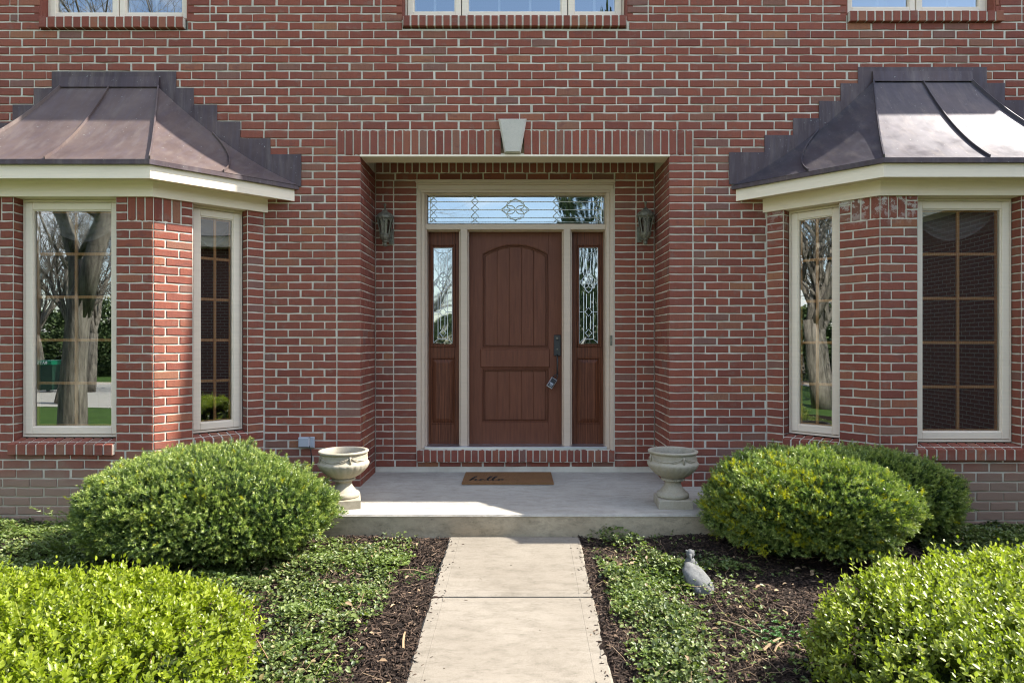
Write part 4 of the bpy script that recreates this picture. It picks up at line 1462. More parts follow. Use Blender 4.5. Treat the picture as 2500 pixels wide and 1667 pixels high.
# outlet box with cord
ob = thing("outdoor_outlet", "pale covered outlet box on the bricks left of the porch with a black cord", "outlet", (fx(750), DF - .02, fz(1078)))
build("box", MB().bevbox(fx(754), fx(769), DF - .022, DF, fz(1091), fz(1065), .004), white_m, ob)
build("cover", MB().bevbox(fx(732.5), fx(759), DF - .055, DF - .002, fz(1089), fz(1065), .008), white_m, ob)
build("cord", MB().tube([(fx(758), DF - .04, fz(1085)), (fx(763), DF - .05, fz(1095)), (fx(764), DF - .035, fz(1115)), (fx(762), DF - .03, fz(1150)), (fx(758), DF - .03, fz(1190)), (fx(750), DF - .05, gz(5.4))], .0045, 6), black_m, ob, smooth=True)

# ------------------------------------------------------------------ doormat
mat_t = thing("doormat", "brown coir doormat reading hello in black script on the porch", "doormat", (0, 5.8, PZ))
coir = Mat("coir", .95, (.30, .17, .08), spec=.1)
_p = coir.coord("World", (60, 25, 60))
coir.base(coir.ramp(coir.noise(_p, 3, 5, .7), [(.3, (.15, .072, .030)), (.7, (.30, .165, .08))]))
coir.bump(coir.noise(_p, 8, 3), 1.0, .006)
mx0, mx1, my0, my1 = -.452, .325, 5.565, 6.03
mz = porch_z(5.8) + .003
build("coir_pile", MB().bevbox(mx0, mx1, -my1, -my0, mz, mz + .016, .003).xf(Matrix.Scale(1, 4)), coir.m, mat_t).scale = (1, 1, 1)
mat_t.children[0].data.transform(Matrix(((1, 0, 0, 0), (0, -1, 0, 0), (0, 0, 1, 0), (0, 0, 0, 1))))
mat_t.children[0].data.flip_normals()
ink = Mat("black_print", .9, (.008, .008, .008)).m
MS = lambda px: -.452 + (px - 210) / (1975 - 210) * .777
MY = lambda py: my0 + (410 - py) / (410 - 155) * (my1 - my0)
def stroke(pts, w=.006, close=False):
    """flat ribbon stroke with a broad-nib width"""
    # Catmull-Rom through the points
    P = [Vector((a, b, 0)) for a, b in pts]
    Q = []
    for i in range(len(P) - 1):
        p0, p1, p2, p3 = P[max(i - 1, 0)], P[i], P[i + 1], P[min(i + 2, len(P) - 1)]
        for k in range(6):
            t = k / 6
            Q.append(.5 * ((2 * p1) + (p2 - p0) * t + (2 * p0 - 5 * p1 + 4 * p2 - p3) * t * t + (3 * p1 - p0 - 3 * p2 + p3) * t ** 3))
    Q.append(P[-1])
    m = MB()
    for i, q in enumerate(Q):
        d = (Q[min(i + 1, len(Q) - 1)] - Q[max(i - 1, 0)])
        d = d.normalized() if d.length > 0 else Vector((1, 0, 0))
        nn = Vector((-d.y, d.x, 0))
        ww = w * (.35 + .65 * abs(d.y)) * (1.35 if d.y < 0 else .8)
        m.v += [(q.x - nn.x * ww, q.y - nn.y * ww, mz + .0175), (q.x + nn.x * ww, q.y + nn.y * ww, mz + .0175)]
    m.f = [(2 * i, 2 * i + 1, 2 * i + 3, 2 * i + 2) for i in range(len(Q) - 1)]
    return m
# script "hello" : u right, v up (mat space), unit = x height 0.045
bx0 = MS(345); by = MY(362)
H = MB()
def gl(pts, w=.0062):
    q = stroke([(bx0 + a * .04, by + b * .062) for a, b in pts], w); H.add(q.v, q.f)
gl([(0, .1), (.5, 1.1), (1.25, 2.3), (1.35, 2.75), (1.0, 2.6), (.45, 1.3), (.15, 0)])
gl([(.2, .2), (.8, .95), (1.35, 1.0), (1.3, .55), (1.25, .1), (1.7, 0), (2.2, .35), (2.9, .85), (2.95, 1.1), (2.5, 1.05), (2.2, .5), (2.5, .02), (3.1, .05), (3.6, .5)])
gl([(3.6, .5), (4.4, 1.9), (4.75, 2.7), (4.4, 2.75), (3.95, 1.6), (3.85, .4), (4.2, 0), (4.7, .3)])
gl([(4.7, .3), (5.5, 1.9), (5.85, 2.65), (5.5, 2.7), (5.05, 1.6), (4.95, .4), (5.3, 0), (5.8, .25)])
gl([(5.8, .25), (6.5, .95), (6.9, 1.05), (6.5, .95), (6.2, .5), (6.35, .05), (6.8, .05), (7.15, .5), (7.0, .95), (6.85, .85), (7.4, .7)])
build("hello_lettering", H, ink, mat_t)
fl = stroke([(MS(235), MY(350)), (MS(345), MY(342))], .0022); sw = stroke([(MS(990), MY(352)), (MS(1150), MY(340)), (MS(1400), MY(318)), (MS(1650), MY(312)), (MS(1950), MY(318))], .0024)
q1 = stroke([(MS(1270), MY(362)), (MS(1320), MY(366))], .004); q2 = stroke([(MS(1480), MY(326)), (MS(1530), MY(328))], .003)
for q in (fl, sw, q1, q2): 
    q.v = [(x, y, z) for x, y, z in q.v]
m = MB()
for q in (fl, sw, q1, q2):
    m.add(q.v, q.f)
# the flourish runs sideways, widen it
m.v = [(x, y, z) for x, y, z in m.v]
build("flourish", m, ink, mat_t)

# ------------------------------------------------------------------ urns
def urn_proto():
    t = thing("garden_urn", "", "urn", (0, 0, 0), "urns on the porch corners")
    b = .122
    pl_ = MB().add([(-b, -b, 0), (b, -b, 0), (b, b, 0), (-b, b, 0), (-b, -b, .058), (b, -b, .058), (b, b, .058), (-b, b, .058), (-b + .008, -b + .008, .066), (b - .008, -b + .008, .066), (b - .008, b - .008, .066), (-b + .008, b - .008, .066)],
                   [(0, 1, 5, 4), (1, 2, 6, 5), (2, 3, 7, 6), (3, 0, 4, 7), (4, 5, 9, 8), (5, 6, 10, 9), (6, 7, 11, 10), (7, 4, 8, 11), (8, 9, 10, 11), (0, 3, 2, 1)])
    build("plinth", pl_, urn_m, t)
    build("stem", MB().lathe([(0, .064), (.112, .066), (.118, .076), (.118, .092), (.110, .102), (.096, .106), (.093, .112), (.078, .130), (.064, .150), (.058, .172), (.060, .186), (.068, .190), (.0, .192)], 40), urn_m, t, smooth=True)
    build("collar", MB().lathe([(.0, .188), (.078, .188), (.084, .193), (.084, .206), (.078, .211), (0, .211)], 72, mod=lambda a, r, z: 1 + (.035 * (math.sin(36 * a) > 0) if .08 < r else 0)), urn_m, t)
    flute = lambda a, r, z: 1 + .028 * (abs(math.sin(11 * a)) ** .5 - .7) * max(0, min(1, (r - .07) / .06)) * (1 if z < .318 else 0)
    build("bowl", MB().lathe([(.0, .208), (.072, .209), (.088, .214), (.122, .232), (.152, .258), (.174, .284), (.186, .308), (.187, .319), (.182, .326), (.174, .334), (.169, .346), (.167, .366), (.168, .386)], 132, mod=flute), urn_m, t, smooth=True)
    build("rim", MB().lathe([(.166, .384), (.172, .390), (.180, .396), (.183, .402), (.181, .409), (.174, .412), (.158, .411), (.152, .404), (.150, .36), (.15, .32), (.12, .27), (.0, .26)], 56), urn_m, t, smooth=True)
    for k in range(4):
        a0 = k * math.pi / 2 + .28
        for j, (dr, rr) in enumerate(((.036, .0045), (.050, .005), (.060, .004))):
            pts = []
            for i in range(15):
                s = i / 14
                a = a0 + s * math.pi / 2
                z = .380 - dr * math.sin(math.pi * s) ** .8
                pts.append(((.169 + .003) * math.cos(a), (.169 + .003) * math.sin(a), z))
            m = MB().tube(pts, [rr * (.5 + .5 * math.sin(math.pi * i / 14)) for i in range(15)], 6)
            build("swag", m, urn_m, t, smooth=True)
        m = MB().tube([(.172 * math.cos(a0), .172 * math.sin(a0), .383), (.175 * math.cos(a0), .175 * math.sin(a0), .360), (.174 * math.cos(a0), .174 * math.sin(a0), .332)], [.009, .006, .009], 6)
        build("tassel", m, urn_m, t, smooth=True)
    build("inner_soil", MB().lathe([(0, .33), (.151, .325)], 24), grey_m, t)
    return t
u1 = urn_proto()
u2 = copy_tree(u1)
u1.location = (-1.272, 4.885, porch_z(4.885) + .001); u1.rotation_euler.z = R(14)
u1["label"] = "weathered stone urn in sun at the left front of the porch"
u2.location = (1.168, 4.89, porch_z(4.89) + .001); u2.rotation_euler.z = R(-3)
u2["label"] = "weathered stone urn in shade at the right front of the porch"

# ------------------------------------------------------------------ vegetation helpers
def unit(v): return v / np.maximum(np.linalg.norm(v, axis=1, keepdims=True), 1e-9)
def leaf_arrays(P, A, Nn, length, width, fold=.18, curl=.1):
    """P base points, A axis directions, Nn rough normals -> folded six-point leaves, two quads each"""
    A = unit(A); S = unit(np.cross(A, Nn)); Nn = np.cross(S, A)
    L_ = length[:, None]; Wd = width[:, None]
    v = np.empty((len(P), 6, 3))
    v[:, 0] = P
    v[:, 1] = P + A * L_ * .35 + S * Wd * .5 + Nn * Wd * fold
    v[:, 2] = P + A * L_ * .75 + S * Wd * .42 + Nn * Wd * fold - Nn * L_ * curl * .4
    v[:, 3] = P + A * L_ - Nn * L_ * curl
    v[:, 4] = P + A * L_ * .75 - S * Wd * .42 + Nn * Wd * fold - Nn * L_ * curl * .4
    v[:, 5] = P + A * L_ * .35 - S * Wd * .5 + Nn * Wd * fold
    base = np.arange(len(P))[:, None] * 6
    lp = (base + np.array([0, 1, 2, 3, 0, 3, 4, 5])[None]).ravel()
    return v.reshape(-1, 3), lp
def needles(P, A, Sd, length, width):
    """thin triangles"""
    v = np.empty((len(P), 3, 3))
    v[:, 0] = P - Sd * width[:, None] * .5
    v[:, 1] = P + Sd * width[:, None] * .5
    v[:, 2] = P + A * length[:, None]
    return v.reshape(-1, 3), np.arange(len(P) * 3)

def lumps(d, seed, k=9, amp=.12, fine=0):
    g = np.random.default_rng(seed)
    c = unit(g.normal(size=(k * 3, 3)))
    w = g.uniform(.25, 1, k * 3); s = g.uniform(5, 16, k * 3)
    out_ = 1 + amp * ((w * np.exp(s * (d @ c.T - 1))).sum(1) - .35)
    if fine:
        for _ in range(6):
            kx = g.normal(size=3); kx *= fine / np.linalg.norm(kx)
            out_ = out_ + .022 * np.sin(d @ kx + g.uniform(0, 6.28))
    return out_

def dome_points(n, cx, cy, z0, a, b, h, seed, power=2.4, depth=(0.86, 1.02), amp=.12, low=-.25):
    g = np.random.default_rng(seed)
    d = unit(g.normal(size=(n * 3, 3)))
    d = d[d[:, 2] > low][:n]
    lm = lumps(d, seed + 5, amp=amp, fine=26)
    q = (np.abs(d) ** power).sum(1) ** (-1 / power)
    sc = q * lm * g.uniform(depth[0], depth[1], len(d))
    P = d * sc[:, None] * np.array([a, b, 1.0]) 
    zz = P[:, 2]
    P[:, 2] = np.where(zz > 0, zz * h * .53, zz * h * .47)
    P += np.array([cx, cy, z0 + h * .47])
    Nn = unit(d * np.array([1 / a, 1 / b, 1 / (h * .55)]))
    return P, Nn, g

def yew(name, label, cx, cy, a, b, h, seed, n=15000, tipfrac=.05, tipside=None):
    z0 = gz(cy) + .01
    t = thing(name, label, "shrub", (cx, cy, z0), "clipped yew shrubs by the porch")
    P, Nn, g = dome_points(n, cx, cy, z0, a, b, h, seed, low=-.55, depth=(.93, 1.02), amp=.17)
    P[:, 2] = np.maximum(P[:, 2], z0 + .03)
    m = len(P)
    up = np.array([0, 0, 1.0])
    A = unit(Nn * .8 + up * .45 + g.normal(size=(m, 3)) * .40)
    K = 15
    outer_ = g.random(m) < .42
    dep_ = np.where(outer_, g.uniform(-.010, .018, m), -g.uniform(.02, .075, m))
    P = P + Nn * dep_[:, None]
    Lx = np.where(outer_, g.uniform(.022, .042, m), g.uniform(.03, .055, m))
    side = unit(np.cross(A, unit(g.normal(size=(m, 3)))))
    third = np.cross(A, side)
    ks = np.arange(K)
    al = (ks // 2 + .5) / (K / 2)
    sgn = np.where(ks % 2 == 0, 1.0, -1.0)
    base = P[:, None] + A[:, None] * (al[None, :, None] * Lx[:, None, None])
    ang = ks[None] * 2.4 + g.uniform(-.4, .4, (m, K))
    nd = A[:, None] * (.55 + .5 * al[None, :, None]) + (side[:, None] * np.cos(ang)[..., None] + third[:, None] * np.sin(ang)[..., None] * .8)
    nd = nd / np.linalg.norm(nd, axis=2, keepdims=True)
    ln = g.uniform(.015, .024, (m, K)) * (1.1 - .4 * al[None])
    wd = np.full((m, K), .0046)
    sd = np.cross(nd, third[:, None] + g.normal(size=(m, K, 3)) * .5)
    sd /= np.maximum(np.linalg.norm(sd, axis=2, keepdims=True), 1e-9)
    tip = g.random(m) < tipfrac
    st_ = np.where(outer_, g.beta(2, 2, m) * .8 + .26, g.uniform(0, .22, m)) + .10 * np.sin(P[:, 0] * 19 + np.sin(P[:, 1] * 23)) * np.sin(P[:, 2] * 27)  # inner sprigs painted dark as gap shade, outer tufts lighter
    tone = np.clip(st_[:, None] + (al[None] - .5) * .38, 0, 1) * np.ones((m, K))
    if tipside is not None:
        dd = unit(P - np.array([cx, cy, z0 + h * .4])) @ np.array(tipside)
        tip |= (g.random(m) < .36) & (dd > .55) & (np.sin(P[:, 0] * 23 + P[:, 2] * 31) > .2)
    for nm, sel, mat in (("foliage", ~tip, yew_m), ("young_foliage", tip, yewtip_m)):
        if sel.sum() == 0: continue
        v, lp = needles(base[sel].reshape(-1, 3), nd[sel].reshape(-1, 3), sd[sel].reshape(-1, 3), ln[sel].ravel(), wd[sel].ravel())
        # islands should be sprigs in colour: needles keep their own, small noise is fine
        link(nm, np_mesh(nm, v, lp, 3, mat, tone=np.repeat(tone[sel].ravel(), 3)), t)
    # dark core added to block light inside the shrub, and branches
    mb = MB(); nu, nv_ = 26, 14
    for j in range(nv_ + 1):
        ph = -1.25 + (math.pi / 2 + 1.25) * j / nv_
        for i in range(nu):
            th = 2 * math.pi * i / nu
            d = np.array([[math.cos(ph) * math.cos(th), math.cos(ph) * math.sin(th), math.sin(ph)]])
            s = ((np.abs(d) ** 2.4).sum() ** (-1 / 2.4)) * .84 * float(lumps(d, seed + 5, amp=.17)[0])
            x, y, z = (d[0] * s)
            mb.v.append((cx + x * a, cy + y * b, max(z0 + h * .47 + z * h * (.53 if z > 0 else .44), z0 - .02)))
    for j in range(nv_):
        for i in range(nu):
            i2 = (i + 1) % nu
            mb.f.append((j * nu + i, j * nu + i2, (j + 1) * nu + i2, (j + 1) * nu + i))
    build("shade_core", mb, core_m, t)
    br = MB()
    for k in range(26):
        an = g.uniform(0, 2 * math.pi); rr = g.uniform(.3, .95)
        ex_, ey_ = cx + a * rr * math.cos(an), cy + b * rr * math.sin(an)
        br.tube([(cx + .1 * math.cos(an), cy + .1 * math.sin(an), z0), (cx + a * rr * .5 * math.cos(an), cy + b * rr * .5 * math.sin(an), z0 + h * .3), (ex_, ey_, z0 + h * (.45 + .35 * (1 - rr)))], [.012, .008, .003], 5)
    build("branch", br, twig_m, t)
    return t

yew("yew_shrub", "broad clipped yew shrub against the left end of the porch", -2.14, 4.36, .705, .47, .625, 11, 21000, .02)
yew("yew_shrub", "clipped yew shrub with yellow tips beside the right end of the porch", 1.90, 4.38, .505, .47, .62, 23, 17000, .04, tipside=(-.8, -.35, .35))
yew("yew_shrub", "dark shaded yew shrub behind the yellow-tipped one under the bay", 2.52, 4.63, .535, .25, .60, 31, 13000, .015)
# loose yew sprays at the left foot of the left shrub
def spray(cx, cy, seed, n=420):
    g = np.random.default_rng(seed)
    z0 = gz(cy)
    P, A = [], []
    for k in range(26):
        an = g.uniform(1.6, 4.4)
        dirv = np.array([math.cos(an) * .8, math.sin(an) * .6, g.uniform(.25, .9)]); dirv /= np.linalg.norm(dirv)
        st = np.array([cx, cy, z0 + g.uniform(.05, .25)]) + g.normal(size=3) * .07
        Lb = g.uniform(.12, .26)
        for s in np.linspace(0, 1, 26):
            P.append(st + dirv * Lb * s); A.append(dirv)
    P = np.array(P); A = unit(np.array(A))
    side = unit(np.cross(A, np.array([0, 0, 1.0])))
    V, Lp, off = [], [], 0
    for sg_ in (-1, 1):
        nd = unit(A * .6 + side * sg_ + g.normal(size=A.shape) * .15)
        v, lp = needles(P, nd, unit(np.cross(nd, side + g.normal(size=A.shape) * .4)), np.full(len(P), .024), np.full(len(P), .0036))
        V.append(v); Lp.append(lp + off); off += len(v)
    return np_mesh("yew_spray", np.vstack(V), np.concatenate(Lp), 3, yew_m, tone=np.full(off, .6))
o = link("yew_seedling", spray(-2.86, 4.22, 5)); tag(o, "small loose yew sprays at the left foot of the broad shrub", "shrub")

def boxwood(label, x0, x1, y0, y1, ztop, seed, mat, n=52000, corner=.28, slant=0.0):
    """sheared hedge: leaves in whorls on shoots standing out of a rounded block"""
    g = np.random.default_rng(seed)
    t = thing("boxwood_hedge", label, "hedge", ((x0 + x1) / 2, (y0 + y1) / 2, gz((y0 + y1) / 2)), "boxwood hedges in front of the beds")
    cx, cy = (x0 + x1) / 2, (y0 + y1) / 2
    a, b = (x1 - x0) / 2, (y1 - y0) / 2
    ns = n // 7
    zb = gz(cy)
    h = ztop - zb
    # superellipsoid surface of a block
    w6 = np.array([b * h, b * h, a * h, a * h * .05, 4 * a * b]); w6 /= w6.sum()
    fc = g.choice(5, ns * 2, p=w6)
    d = g.uniform(-1, 1, (ns * 2, 3))
    d[fc == 0, 0] = 1; d[fc == 1, 0] = -1; d[fc == 2, 1] = -1; d[fc == 3, 1] = 1; d[fc == 4, 2] = 1
    d[:, 2] = np.where(fc == 4, 1, d[:, 2] * .75 + .25)
    d = unit(d)
    p = 3.6
    q = (np.abs(d) ** p).sum(1) ** (-1 / p)
    lm = lumps(d, seed + 3, 12, .05)
    P = d * (q * lm)[:, None] * np.array([a, b, 1])
    P[:, 2] = zb + h * .35 + P[:, 2] * h * .65
    P[:, :2] += (cx, cy)
    P += g.normal(size=P.shape) * np.array([.012, .012, .010])
    # keep what the camera side and top show, drop the underside and the far outside
    keep = (P[:, 1] > y0 - .5) & (np.abs(P[:, 0]) < 3.4)
    P = P[keep][:ns]; d = d[keep][:ns]
    P[:, 2] += slant * (P[:, 0] - cx)
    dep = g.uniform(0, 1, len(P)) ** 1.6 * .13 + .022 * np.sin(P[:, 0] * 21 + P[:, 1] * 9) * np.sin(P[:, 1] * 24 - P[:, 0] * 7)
    Nn = unit(np.sign(d) * np.abs(d) ** 3 * np.array([1 / a, 1 / b, 1 / h]))
    P -= Nn * dep[:, None]
    A = unit(Nn * .7 + np.array([0, 0, .9]) + g.normal(size=P.shape) * .35)
    tall = g.random(len(P)) < .09
    Ls = np.where(tall, g.uniform(.06, .11, len(P)), g.uniform(.03, .055, len(P)))
    K = 7
    Bs, Ax, Nr, Ln, Wd, Tn = [], [], [], [], [], []
    stn = np.clip(g.beta(2, 2, len(P)) * .82 + .16 - dep * 5.2, 0, 1)  # deeper shoots painted darker, imitating shade in the hedge gaps
    s1 = unit(np.cross(A, unit(g.normal(size=A.shape)))); s2 = np.cross(A, s1)
    for k in range(K):
        fr = (k // 2 + .4) / (K / 2)
        an = k * math.pi + (k // 2) * math.pi / 2 + g.uniform(-.4, .4, len(P))
        out_ = s1 * np.cos(an)[:, None] + s2 * np.sin(an)[:, None]
        Bs.append(P + A * (Ls * min(fr, 1.0))[:, None])
        ax = unit(A * (.55 + .5 * fr) + out_ * .9) if k < K - 1 else unit(A + g.normal(size=A.shape) * .2)
        Ax.append(ax); Nr.append(unit(A - out_ * .3 + g.normal(size=A.shape) * .15))
        l_ = g.uniform(.018, .029, len(P)) * (1.05 - .25 * fr)
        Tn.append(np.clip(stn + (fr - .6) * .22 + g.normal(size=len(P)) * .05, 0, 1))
        Ln.append(l_); Wd.append(l_ * g.uniform(.48, .62, len(P)))
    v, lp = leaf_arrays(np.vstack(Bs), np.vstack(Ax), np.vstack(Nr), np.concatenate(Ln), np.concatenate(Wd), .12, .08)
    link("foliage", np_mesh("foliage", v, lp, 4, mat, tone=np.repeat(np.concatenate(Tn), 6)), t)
    # shoots
    sel = g.random(len(P)) < .35
    sd = unit(np.cross(A[sel], g.normal(size=A[sel].shape)))
    bp = P[sel] - A[sel] * .03
    ln = Ls[sel] + .03
    vv = np.empty((sel.sum(), 4, 3)); w_ = .0014
    vv[:, 0] = bp - sd * w_; vv[:, 1] = bp + sd * w_; vv[:, 2] = bp + A[sel] * ln[:, None] + sd * w_ * .6; vv[:, 3] = bp + A[sel] * ln[:, None] - sd * w_ * .6
    link("shoot", np_mesh("shoot", vv.reshape(-1, 3), np.arange(sel.sum() * 4), 4, Mat("green_shoot", .6, (.22, .24, .03)).m), t)
    wd_ = MB()
    for k in range(420):
        i_ = g.integers(len(P))
        p1 = P[i_] - Nn[i_] * .015; p0 = p1 - np.array([g.normal() * .05, g.normal() * .05, g.uniform(.10, .2)])
        wd_.tube([tuple(p0), tuple((p0 + p1) / 2 + g.normal(size=3) * .008), tuple(p1)], [.0032, .0022, .0012], 4)
    build("woody_stems", wd_, twig_m, t)
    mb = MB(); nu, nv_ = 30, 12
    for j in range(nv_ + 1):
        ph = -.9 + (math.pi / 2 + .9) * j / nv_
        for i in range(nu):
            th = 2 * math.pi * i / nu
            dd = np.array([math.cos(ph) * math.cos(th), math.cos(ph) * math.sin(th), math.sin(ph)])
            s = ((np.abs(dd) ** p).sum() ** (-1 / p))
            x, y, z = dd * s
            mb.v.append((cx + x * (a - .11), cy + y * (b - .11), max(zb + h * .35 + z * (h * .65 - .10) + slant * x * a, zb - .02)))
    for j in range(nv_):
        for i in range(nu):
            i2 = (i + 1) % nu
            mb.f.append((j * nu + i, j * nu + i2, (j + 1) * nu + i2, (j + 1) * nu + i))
    build("shade_core", mb, core_m, t)  # opaque dark core, added to keep light out between the leaves
    return t
boxwood("bright yellow-green sheared boxwood hedge, the one left of the walk", -3.1, -1.10, 1.55, 2.95, EYE - .985, 41, box_m, 105000)
boxwood("paler sheared boxwood hedge, the one right of the walk", 1.31, 3.3, 1.75, 3.18, EYE - .955, 47, box2_m, 105000, slant=.055)

# ---- creeping ground cover
def cover_points(n, poly_fn, seed, xr, yr):
    g = np.random.default_rng(seed)
    X = g.uniform(*xr, n * 5); Y = g.uniform(*yr, n * 5)
    w = poly_fn(X, Y)
    k = g.random(len(X)) < w
    X, Y = X[k][:n], Y[k][:n]
    return X, Y, g
def vnoise(X, Y, s, seed):
    g = np.random.default_rng(seed)
    f = np.zeros_like(X)
    for _ in range(7):
        kx, ky = g.normal(size=2) * s; ph = g.uniform(0, 6.28)
        f += np.sin(X * kx + Y * ky + ph)
    return f / 3.0
def cover_left(X, Y):
    wl = -.47
    edge = -.66 - .05 * vnoise(X * 0, Y, 5, 2)
    w = np.clip((edge - X) / .10, 0, 1)
    w *= np.clip(.80 + .7 * vnoise(X, Y, 6.5, 3), .05, 1)
    w *= np.where((Y > 4.35) & (X > -1.6), .35, 1.0) * np.where(Y > 4.6, .0, 1.0) + np.where((Y >= 4.6) & (X < -1.65), 1.0, 0)
    return w
def cover_right(X, Y):
    c0 = .50; c1 = np.interp(Y, [2.4, 3.0, 3.5, 3.9, 4.2, 4.6], [.86, .92, 1.03, 1.13, 1.05, .9])
    w = np.clip((X - c0) / .10, 0, 1) * np.clip((c1 - X) / .14, 0, 1)
    w *= np.clip(.82 + .6 * vnoise(X, Y, 7, 8), .05, 1)
    w *= np.where(Y > 4.25, .35, 1.0)
    w = np.maximum(w, .05 * (X > .5) * (X < 1.4) * (Y > 2.6))
    w = np.maximum(w, .9 * (X > 2.7) * (Y > 4.0))
    w = np.maximum(w, .55 * np.exp(-(((X - 1.25) / .28) ** 2 + ((Y - 4.15) / .16) ** 2)))
    return w
def ground_cover(name, label, n, fn, seed, xr, yr, hmax=.085):
    X, Y, g = cover_points(n, fn, seed, xr, yr)
    m = len(X)
    Z = EYE - 1.669 + .058 * Y
    hh = hmax * np.clip(.55 + .5 * vnoise(X, Y, 9, seed + 1), .15, 1.2)
    P = np.stack([X, Y, Z + .02 + g.random(m) ** .7 * hh], 1)
    an = g.uniform(0, 2 * math.pi, m)
    el = g.uniform(-.15, .95, m)
    A = np.stack([np.cos(an) * np.cos(el), np.sin(an) * np.cos(el), np.sin(el)], 1)
    # leaves in small whorls of three
    out = []
    V, Lp, off = [], [], 0
    for k in range(3):
        a2 = an + (k - 1) * 2.1 + g.uniform(-.3, .3, m)
        A2 = np.stack([np.cos(a2) * np.cos(el), np.sin(a2) * np.cos(el), np.sin(el)], 1)
        Nn = unit(np.array([0, 0, 1.0]) + g.normal(size=(m, 3)) * .35)
        l_ = .010 + .024 * g.beta(1.6, 2.6, m)
        v, lp = leaf_arrays(P + g.normal(size=P.shape) * .004, A2, Nn, l_, l_ * g.uniform(.5, .75, m), .12, .12)
        V.append(v); Lp.append(lp + off); off += len(v)
    o = link(name, np_mesh(name, np.vstack(V), np.concatenate(Lp), 4, ivy_m))
    tag(o, label, "ground cover", kind="stuff")
    return o
ground_cover("creeping_ground_cover", "glossy green vinca creeping over the bed left of the walk", 42000, cover_left, 61, (-5.2, -.55), (2.3, 4.95))
ground_cover("creeping_ground_cover", "ivy and vinca strip creeping along the right edge of the walk", 17000, cover_right, 67, (.45, 4.2), (2.2, 4.95))
# trailing stems
g = np.random.default_rng(5)
mb = MB()
for k in range(110):
    if k % 2: x, y = g.uniform(-2.2, -.7), g.uniform(2.6, 4.5)
    else: x, y = g.uniform(.52, 1.5), g.uniform(2.6, 4.4)
    an = g.uniform(0, 6.28); L_ = g.uniform(.08, .25)
    pts = []
    for s in range(5):
        t_ = s / 4
        pts.append((x + math.cos(an) * L_ * t_, y + math.sin(an) * L_ * t_, gz(y) + .03 + .05 * math.sin(math.pi * t_) * g.uniform(.5, 1.4)))
        an += g.uniform(-.4, .4)
    mb.tube(pts, .0010, 4)
tag(build("trailing_stems", mb, twig_m), "thin tan runners trailing through the ground cover", "stems", kind="stuff")

# ---- mulch shreds
def chips(n, seed):
    g = np.random.default_rng(seed)
    X = np.concatenate([g.uniform(-2.4, -.46, n // 3), g.uniform(.44, 2.1, n - n // 3 - 6000), g.uniform(2.1, 4.2, 6000)])
    Y = np.concatenate([g.uniform(2.3, 4.64, n - 6000), g.uniform(3.8, 4.95, 6000)])
    Z = EYE - 1.669 + .058 * Y + .018 + .012 * np.sin(X * 5.1 + 1.7 * np.sin(Y * 3.3)) + .010 * np.sin(Y * 7.7 + 2 * np.sin(X * 4.1)) + g.uniform(-.002, .010, n) + .004
    an = g.uniform(0, math.pi * 2, n); el = g.normal(0, .3, n)
    A = np.stack([np.cos(an) * np.cos(el), np.sin(an) * np.cos(el), np.sin(el)], 1)
    S = unit(np.cross(A, np.array([0, 0, 1.0]) + g.normal(size=(n, 3)) * .4)); U_ = np.cross(S, A)
    l_ = g.uniform(.006, .024, n)[:, None]; w_ = g.uniform(.0015, .0048, n)[:, None]
    P = np.stack([X, Y, Z], 1)
    v = np.empty((n, 6, 3))
    v[:, 0] = P - A * l_ - S * w_; v[:, 1] = P + A * l_ - S * w_ * .6; v[:, 2] = P + A * l_ * .9 + U_ * w_ * 1.2; v[:, 3] = P - A * l_ * .9 + U_ * w_ * 1.2
    v[:, 4] = P + A * l_ + S * w_ * .6; v[:, 5] = P - A * l_ + S * w_
    b_ = np.arange(n)[:, None] * 6
    lp = (b_ + np.array([0, 1, 2, 3, 3, 2, 4, 5])[None]).ravel()
    return np_mesh("shredded_mulch", v.reshape(-1, 3), lp, 4, chip_m)
o = link("shredded_mulch", chips(62000, 71)); tag(o, "dark brown shredded bark lying loose over the beds", "mulch", kind="stuff")

def crumbs():
    g = np.random.default_rng(12)
    mb = MB()
    for k in range(170):
        y = g.uniform(2.4, 4.6)
        l, r_ = walk_x(y)
        x = (l + abs(g.normal()) * .035) if g.random() < .5 else (r_ - abs(g.normal()) * .035)
        if k < 18: x = g.uniform(l, r_)
        z = gz(y) + .0365; a = g.uniform(0, 3.14); q = g.uniform(.003, .011); w = g.uniform(.0012, .003)
        c, s_ = math.cos(a), math.sin(a)
        mb.add([(x - c * q - s_ * w, y - s_ * q + c * w, z), (x + c * q - s_ * w, y + s_ * q + c * w, z), (x + c * q + s_ * w, y + s_ * q - c * w, z), (x - c * q + s_ * w, y - s_ * q - c * w, z), (x, y, z + w * 1.3)],
               [(0, 1, 4), (1, 2, 4), (2, 3, 4), (3, 0, 4)])
    return mb
tag(build("mulch_crumbs", crumbs(), chip_m), "dark bark crumbs strewn along the edges of the walk", "mulch", kind="stuff")
dl = []
g = np.random.default_rng(44)
DX = np.concatenate([g.uniform(-2.0, -.5, 60), g.uniform(.5, 2.0, 90)]); DY = g.uniform(2.6, 4.55, 150)
DP = np.stack([DX, DY, EYE - 1.669 + .058 * DY + g.uniform(.04, .075, 150)], 1)
ll = g.uniform(.022, .045, 150)
v, lp = leaf_arrays(DP, g.normal(size=(150, 3)) * np.array([1, 1, .25]), np.array([0, 0, 1.0]) + g.normal(size=(150, 3)) * .4, ll, ll * .55, .25, .3)
o = link("fallen_leaves", np_mesh("fallen_leaves", v, lp, 4, twig_m)); tag(o, "tan dead leaves scattered over the planting beds", "leaves", kind="stuff")
